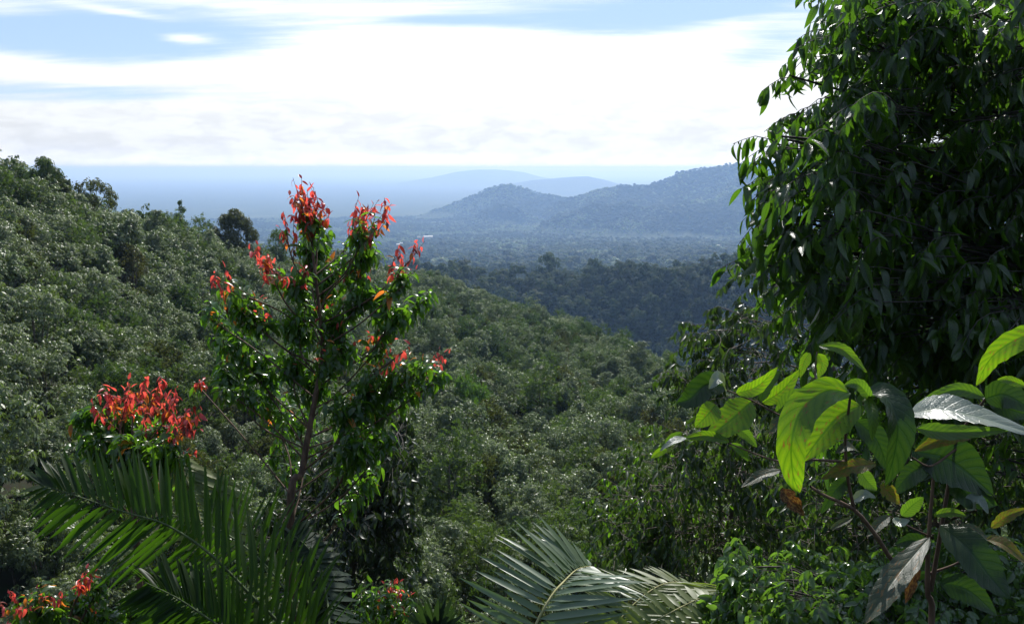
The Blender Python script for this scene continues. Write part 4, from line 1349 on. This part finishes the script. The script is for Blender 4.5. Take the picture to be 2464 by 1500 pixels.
# --- large-leaved sapling ----------------------------------------------------
def big_leaf(parent, org, pts, hw, mat, hint=(0, -.6, .8), cup=.25, cor=.012, seed=0, label=None, asym=0.0, ragged=0.0):
    """pts: midrib (px, py, d) from stalk to tip; hw: half width in picture units"""
    r = np.random.default_rng(seed)
    nt, ns = 36, 10
    c = catmull([P(*q) for q in pts], nt + 1)
    tg = unit(np.gradient(c, axis=0))
    hint = np.array(hint, float)
    L = np.sum(np.linalg.norm(np.diff(c, axis=0), axis=1))
    W = hw / FPX * np.mean([q[2] for q in pts])
    t = np.linspace(0, 1, nt + 1)
    prof = np.sin(np.pi * t ** .82) ** .72
    prof = np.maximum(prof, .0) * (1 - .12 * t)
    prof[0] = .03
    prof[-1] = .005
    x = unit(np.cross(tg, hint))
    n = np.cross(x, tg)
    V, U = [], []
    wob = r.uniform(0, 6.28, 4)
    for i in range(nt + 1):
        for k in range(ns + 1):
            s = k / ns * 2 - 1
            a = abs(s)
            edge = 1 + .035 * math.sin(t[i] * 23 + wob[0] + s) + .03 * math.sin(t[i] * 41 + wob[1])
            if ragged:
                edge -= ragged * max(0, math.sin(t[i] * 17 + wob[2] * (1 + (s > 0)))) ** 3 * (a > .75)
            w = W * prof[i] * edge * (1 + asym * s)
            ph = t[i] * 11 - a * 1.7
            pv = ph - math.floor(ph)
            cz = cor * (1 - (abs(pv - .5) * 2) ** 3) * prof[i] * min(1, a * 3) * L * .55
            z = cup * W * prof[i] * (a ** 1.6) + cz + .012 * L * math.sin(t[i] * 9 + s * 2 + wob[3]) * a
            V.append(c[i] + x[i] * s * w + n[i] * z - org)
            U.append((t[i], k / ns))
    V, U = np.array(V), np.array(U)
    i = np.arange(nt)[:, None] * (ns + 1)
    j = np.arange(ns)[None]
    f = np.stack([i + j, i + j + 1, i + j + ns + 2, i + j + ns + 1], -1).reshape(-1, 4)
    return link('leaf', mesh_from('leaf', V, f, [mat], uv=U), parent, label=label)


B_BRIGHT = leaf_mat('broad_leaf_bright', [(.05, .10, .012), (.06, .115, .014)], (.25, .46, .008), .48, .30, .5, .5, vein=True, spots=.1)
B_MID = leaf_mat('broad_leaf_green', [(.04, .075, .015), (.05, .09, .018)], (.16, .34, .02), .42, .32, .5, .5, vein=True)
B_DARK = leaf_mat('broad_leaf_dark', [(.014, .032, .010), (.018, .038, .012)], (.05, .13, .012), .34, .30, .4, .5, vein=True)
B_SHEEN = leaf_mat('broad_leaf_pale_sheen', [(.16, .19, .15), (.18, .21, .17)], (.14, .22, .06), .2, .30, 1.0, .5, vein=True)  # real gloss, with the white sheen also painted into a pale base
B_YEL = leaf_mat('broad_leaf_yellowing', [(.07, .08, .015), (.09, .085, .015)], (.22, .26, .015), .42, .4, .4, .5, vein=True, spots=.8)
B_BROWN = leaf_mat('withered_leaf', [(.045, .02, .010), (.06, .024, .012)], (.12, .03, .010), .3, .5, .3, .5, vein=True, spots=1.0)
B_GREY = leaf_mat('broad_leaf_grey', [(.05, .065, .04), (.045, .06, .036)], (.08, .14, .03), .3, .45, .5, .5, vein=True, spots=.35)  # dull grey leaf; also serves as sheen put into the colour
pbase = P(2238, 1560, 1.75)
gz = float(ground_z(pbase[0], pbase[1]))
org = np.array([pbase[0], pbase[1], gz])
sap = thing('large_leaved_sapling', 'large-leaved sapling close by on the right with bright backlit leaves', 'sapling', org)


def stem(name, pts, r0, r1, mat=BARK_RED):
    r0, r1 = r0 * .7, r1 * .8
    mb = Mb()
    c = catmull([P(*q) for q in pts], 14)
    mb.add(tube(c - org, np.linspace(r0, r1, 14), 7))
    link(name, mb.mesh(name, mat), sap)


mb = Mb()
c = catmull([org - UP * .15, (org + pbase) / 2, pbase, P(2232, 1420, 1.72), P(2235, 1290, 1.7), P(2246, 1150, 1.68)], 20)
mb.add(tube(c - org, np.linspace(.010, .003, 20), 8))
link('trunk', mb.mesh('trunk', BARK_RED), sap)
stem('branch', [(2230, 1330, 1.71), (2165, 1365, 1.66), (2110, 1290, 1.6), (2055, 1225, 1.55), (1985, 1192, 1.5), (1950, 1170, 1.48)], .008, .003)
stem('branch', [(2240, 1420, 1.72), (2262, 1290, 1.7), (2285, 1150, 1.68), (2300, 1060, 1.66), (2370, 960, 1.62)], .007, .003)
stem('branch', [(2055, 1225, 1.55), (2040, 1150, 1.53), (2034, 1060, 1.5), (2045, 960, 1.45)], .005, .003)
stem('branch', [(2034, 1110, 1.51), (1950, 1105, 1.5), (1870, 1108, 1.5), (1755, 1066, 1.5)], .004, .0015)
stem('branch', [(2040, 1010, 1.48), (1960, 1030, 1.52), (1880, 1000, 1.55), (1810, 963, 1.55), (1740, 935, 1.55)], .004, .0015)
stem('branch', [(2036, 1040, 1.5), (1985, 960, 1.55), (1962, 910, 1.6), (1966, 845, 1.6)], .003, .0015)
stem('branch', [(2238, 1290, 1.7), (2180, 1262, 1.68), (2140, 1240, 1.66)], .003, .0015)
stem('branch', [(2300, 1080, 1.66), (2240, 1120, 1.64), (2195, 1100, 1.6)], .004, .002)
stem('branch', [(2232, 1380, 1.72), (2310, 1350, 1.7), (2375, 1296, 1.7)], .004, .002)
FRONT = (0, -1, .25)
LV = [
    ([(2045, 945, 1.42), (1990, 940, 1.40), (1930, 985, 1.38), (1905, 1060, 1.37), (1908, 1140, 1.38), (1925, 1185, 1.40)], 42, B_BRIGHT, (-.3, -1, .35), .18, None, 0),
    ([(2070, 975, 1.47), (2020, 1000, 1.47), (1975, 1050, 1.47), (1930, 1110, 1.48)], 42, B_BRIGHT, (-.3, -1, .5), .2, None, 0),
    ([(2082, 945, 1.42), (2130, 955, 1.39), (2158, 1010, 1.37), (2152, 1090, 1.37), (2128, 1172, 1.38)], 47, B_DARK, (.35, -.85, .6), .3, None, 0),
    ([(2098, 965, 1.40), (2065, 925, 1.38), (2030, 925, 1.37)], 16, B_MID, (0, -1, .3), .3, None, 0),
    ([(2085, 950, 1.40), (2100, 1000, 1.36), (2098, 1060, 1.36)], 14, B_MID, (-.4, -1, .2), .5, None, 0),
    ([(2185, 995, 1.5), (2260, 985, 1.47), (2360, 1005, 1.44), (2500, 1048, 1.42)], 50, B_SHEEN, (0, -.45, 1), .15, None, 0),
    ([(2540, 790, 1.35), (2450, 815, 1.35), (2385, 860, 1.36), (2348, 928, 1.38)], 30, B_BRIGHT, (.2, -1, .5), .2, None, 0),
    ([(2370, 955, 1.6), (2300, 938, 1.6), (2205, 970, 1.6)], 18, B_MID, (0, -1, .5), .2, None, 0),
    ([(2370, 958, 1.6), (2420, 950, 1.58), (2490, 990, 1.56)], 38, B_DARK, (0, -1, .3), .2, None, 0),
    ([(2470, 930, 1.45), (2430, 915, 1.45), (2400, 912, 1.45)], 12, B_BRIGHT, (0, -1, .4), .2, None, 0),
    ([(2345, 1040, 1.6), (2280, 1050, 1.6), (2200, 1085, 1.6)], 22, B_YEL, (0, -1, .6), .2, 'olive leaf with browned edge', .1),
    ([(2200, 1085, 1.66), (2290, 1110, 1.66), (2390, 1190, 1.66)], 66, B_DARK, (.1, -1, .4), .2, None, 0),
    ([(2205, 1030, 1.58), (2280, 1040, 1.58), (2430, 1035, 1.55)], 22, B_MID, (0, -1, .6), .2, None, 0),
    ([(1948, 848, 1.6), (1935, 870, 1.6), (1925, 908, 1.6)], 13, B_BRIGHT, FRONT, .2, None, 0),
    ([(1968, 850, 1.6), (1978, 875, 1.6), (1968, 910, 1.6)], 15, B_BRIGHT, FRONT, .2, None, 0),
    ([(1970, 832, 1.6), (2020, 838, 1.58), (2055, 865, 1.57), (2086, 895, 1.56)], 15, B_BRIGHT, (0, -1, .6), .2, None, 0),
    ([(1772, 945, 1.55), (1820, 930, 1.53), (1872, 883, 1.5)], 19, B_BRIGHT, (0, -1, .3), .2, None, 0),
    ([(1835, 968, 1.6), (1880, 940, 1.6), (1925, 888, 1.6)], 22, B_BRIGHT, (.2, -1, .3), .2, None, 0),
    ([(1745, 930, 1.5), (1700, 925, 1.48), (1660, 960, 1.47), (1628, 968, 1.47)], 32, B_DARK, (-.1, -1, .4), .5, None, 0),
    ([(1745, 938, 1.49), (1728, 910, 1.46), (1705, 935, 1.45)], 18, B_SHEEN, (.4, -.8, .9), .4, None, 0),  # sheen of the dark twisted leaf, added as a pale leaf
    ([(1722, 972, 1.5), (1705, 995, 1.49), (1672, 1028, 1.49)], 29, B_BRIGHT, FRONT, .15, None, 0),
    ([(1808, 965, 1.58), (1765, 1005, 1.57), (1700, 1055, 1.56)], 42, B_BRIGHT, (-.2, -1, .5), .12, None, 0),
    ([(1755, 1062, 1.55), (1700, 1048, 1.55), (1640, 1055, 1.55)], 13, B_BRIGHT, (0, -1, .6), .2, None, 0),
    ([(1650, 1052, 1.52), (1620, 1062, 1.5), (1588, 1084, 1.5)], 12, B_SHEEN, (0, -.3, 1), .2, None, 0),
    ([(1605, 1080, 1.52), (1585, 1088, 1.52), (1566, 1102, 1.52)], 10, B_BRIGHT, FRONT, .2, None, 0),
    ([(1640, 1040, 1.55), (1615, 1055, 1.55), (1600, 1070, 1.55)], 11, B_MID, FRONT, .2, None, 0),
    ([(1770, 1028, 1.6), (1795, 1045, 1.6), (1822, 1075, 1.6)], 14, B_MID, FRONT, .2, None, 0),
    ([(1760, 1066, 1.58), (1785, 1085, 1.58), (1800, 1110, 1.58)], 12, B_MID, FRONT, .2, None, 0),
    ([(1878, 1130, 1.55), (1830, 1145, 1.53), (1782, 1172, 1.52)], 15, B_GREY, (0, -.5, 1), .2, None, 0),  # grey here is sheen put into the leaf colour
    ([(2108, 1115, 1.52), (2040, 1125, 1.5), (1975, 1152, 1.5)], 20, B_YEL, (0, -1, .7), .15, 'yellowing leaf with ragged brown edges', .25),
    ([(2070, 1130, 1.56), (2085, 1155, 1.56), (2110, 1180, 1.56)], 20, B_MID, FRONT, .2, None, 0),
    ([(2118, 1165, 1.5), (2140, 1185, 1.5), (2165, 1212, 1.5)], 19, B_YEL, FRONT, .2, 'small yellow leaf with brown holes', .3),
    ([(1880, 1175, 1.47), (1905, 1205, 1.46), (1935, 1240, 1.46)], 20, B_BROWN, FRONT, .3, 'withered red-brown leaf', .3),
    ([(2236, 1292, 1.66), (2165, 1375, 1.6), (2120, 1440, 1.56), (2080, 1500, 1.54)], 33, B_GREY, (-.5, -.8, .6), .12, 'dull grey-green leaf with pale spots', .08),
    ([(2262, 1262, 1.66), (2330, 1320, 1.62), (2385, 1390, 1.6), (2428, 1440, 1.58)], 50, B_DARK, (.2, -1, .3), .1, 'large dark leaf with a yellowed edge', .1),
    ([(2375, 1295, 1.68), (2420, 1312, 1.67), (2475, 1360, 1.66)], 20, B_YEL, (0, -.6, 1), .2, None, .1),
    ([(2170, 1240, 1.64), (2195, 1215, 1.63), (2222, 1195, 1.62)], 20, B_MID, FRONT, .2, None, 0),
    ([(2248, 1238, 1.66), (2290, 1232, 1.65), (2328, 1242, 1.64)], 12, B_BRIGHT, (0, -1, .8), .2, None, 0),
    ([(2325, 1225, 1.66), (2350, 1205, 1.65), (2378, 1235, 1.64)], 18, B_SHEEN, (0, -.6, 1), .6, None, 0),
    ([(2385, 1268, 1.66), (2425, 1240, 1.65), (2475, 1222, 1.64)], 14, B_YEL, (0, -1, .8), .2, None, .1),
    ([(2050, 1205, 1.56), (2080, 1190, 1.55), (2108, 1196, 1.55)], 14, B_SHEEN, (0, -.6, 1), .3, None, 0),
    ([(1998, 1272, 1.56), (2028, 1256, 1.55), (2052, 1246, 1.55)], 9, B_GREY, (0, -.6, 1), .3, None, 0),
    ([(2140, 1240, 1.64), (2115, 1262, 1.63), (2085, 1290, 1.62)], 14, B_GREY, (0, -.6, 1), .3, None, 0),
    ([(2150, 1245, 1.64), (2165, 1258, 1.63), (2190, 1250, 1.62)], 15, B_SHEEN, (0, -.6, 1), .3, None, 0),
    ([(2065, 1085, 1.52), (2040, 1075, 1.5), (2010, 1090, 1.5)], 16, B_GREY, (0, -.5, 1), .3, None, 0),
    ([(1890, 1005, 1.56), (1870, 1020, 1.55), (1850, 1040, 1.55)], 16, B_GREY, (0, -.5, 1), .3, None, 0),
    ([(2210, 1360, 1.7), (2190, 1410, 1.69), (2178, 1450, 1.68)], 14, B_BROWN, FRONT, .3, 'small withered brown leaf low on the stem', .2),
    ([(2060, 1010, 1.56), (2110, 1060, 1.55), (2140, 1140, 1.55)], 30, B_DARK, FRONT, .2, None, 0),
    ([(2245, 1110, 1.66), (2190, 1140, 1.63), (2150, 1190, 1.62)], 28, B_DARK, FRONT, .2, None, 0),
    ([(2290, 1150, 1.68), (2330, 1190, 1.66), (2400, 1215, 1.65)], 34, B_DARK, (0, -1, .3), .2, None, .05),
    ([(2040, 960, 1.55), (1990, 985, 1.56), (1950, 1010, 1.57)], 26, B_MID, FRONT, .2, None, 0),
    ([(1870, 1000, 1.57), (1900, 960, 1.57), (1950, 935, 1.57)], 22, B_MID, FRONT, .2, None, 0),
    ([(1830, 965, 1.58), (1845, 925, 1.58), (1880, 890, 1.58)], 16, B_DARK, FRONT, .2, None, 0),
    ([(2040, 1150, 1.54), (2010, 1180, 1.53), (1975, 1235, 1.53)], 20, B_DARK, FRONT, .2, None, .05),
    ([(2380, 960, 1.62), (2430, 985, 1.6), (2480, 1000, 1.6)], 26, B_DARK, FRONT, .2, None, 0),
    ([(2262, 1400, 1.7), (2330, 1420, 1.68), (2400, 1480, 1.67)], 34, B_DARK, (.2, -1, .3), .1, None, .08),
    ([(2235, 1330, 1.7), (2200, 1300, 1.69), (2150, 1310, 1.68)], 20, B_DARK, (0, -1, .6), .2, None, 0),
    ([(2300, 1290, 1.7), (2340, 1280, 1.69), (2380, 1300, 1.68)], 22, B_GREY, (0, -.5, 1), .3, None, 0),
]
for i, (pts, hw, m_, hint, cup, lb, rg) in enumerate(LV):
    big_leaf(sap, org, pts, hw, m_, hint, cup, .03, 500 + i, lb, 0, max(rg, .05 if i % 3 == 0 else .0))


# --- a few pale roofs far out on the plain -------------------------------------
def far_house(px, py, w, l, h, rot, label, roofc):
    v = P(px, py, 1.0)
    hd = math.hypot(v[0], v[1])
    # walk the sight line down to the ground
    for r_ in np.linspace(1500, 6000, 900):
        z = v[2] / hd * r_
        x, y = v[0] / hd * r_, v[1] / hd * r_
        if ground_z(x, y) >= z - 8:
            break
    gzz = float(ground_z(x, y)) + 9.0
    o = thing('farm_building', label, 'building', (x, y, gzz), None, rot)
    wm, t_ = new_mat('wall_paint')
    t_.new('ShaderNodeOutputMaterial', {0: t_.new('ShaderNodeBsdfPrincipled', {'Base Color': (.5, .48, .42, 1), 'Roughness': .8}).outputs[0]})
    rm, t_ = new_mat('metal_roof')
    t_.new('ShaderNodeOutputMaterial', {0: t_.new('ShaderNodeBsdfPrincipled', {'Base Color': (*roofc, 1), 'Roughness': .35}).outputs[0]})
    a, b = w / 2, l / 2
    wv = np.array([(-a, -b, -12), (a, -b, -12), (a, b, -12), (-a, b, -12), (-a, -b, h), (a, -b, h), (a, b, h), (-a, b, h)], float)
    wf = np.array([(0, 1, 5, 4), (1, 2, 6, 5), (2, 3, 7, 6), (3, 0, 4, 7)])
    link('wall', mesh_from('wall', wv, wf, [wm], smooth=False), o)
    e = 1.0
    rv = np.array([(-a - e, -b - e, h), (a + e, -b - e, h), (a + e, b + e, h), (-a - e, b + e, h), (-a - e, 0, h + l * .22), (a + e, 0, h + l * .22)], float)
    rf = np.array([(0, 1, 5, 4), (2, 3, 4, 5)])
    link('roof', mesh_from('roof', rv, rf, [rm], smooth=False), o)


far_house(1030, 573, 40, 15, 7, .2, 'long pale-roofed building on the plain right above the red-leaved side shoot', (.5, .48, .44))
far_house(1008, 573, 12, 9, 6, -.3, 'small pale hut next to the long building on the plain', (.45, .43, .4))
far_house(958, 592, 13, 9, 6, .5, 'pale roof in the cluster at the left, nearest the red-tipped tree', (.45, .43, .4))
far_house(966, 589, 11, 8, 6, -.2, 'right-hand pale roof of the tiny cluster on the plain', (.45, .43, .4))
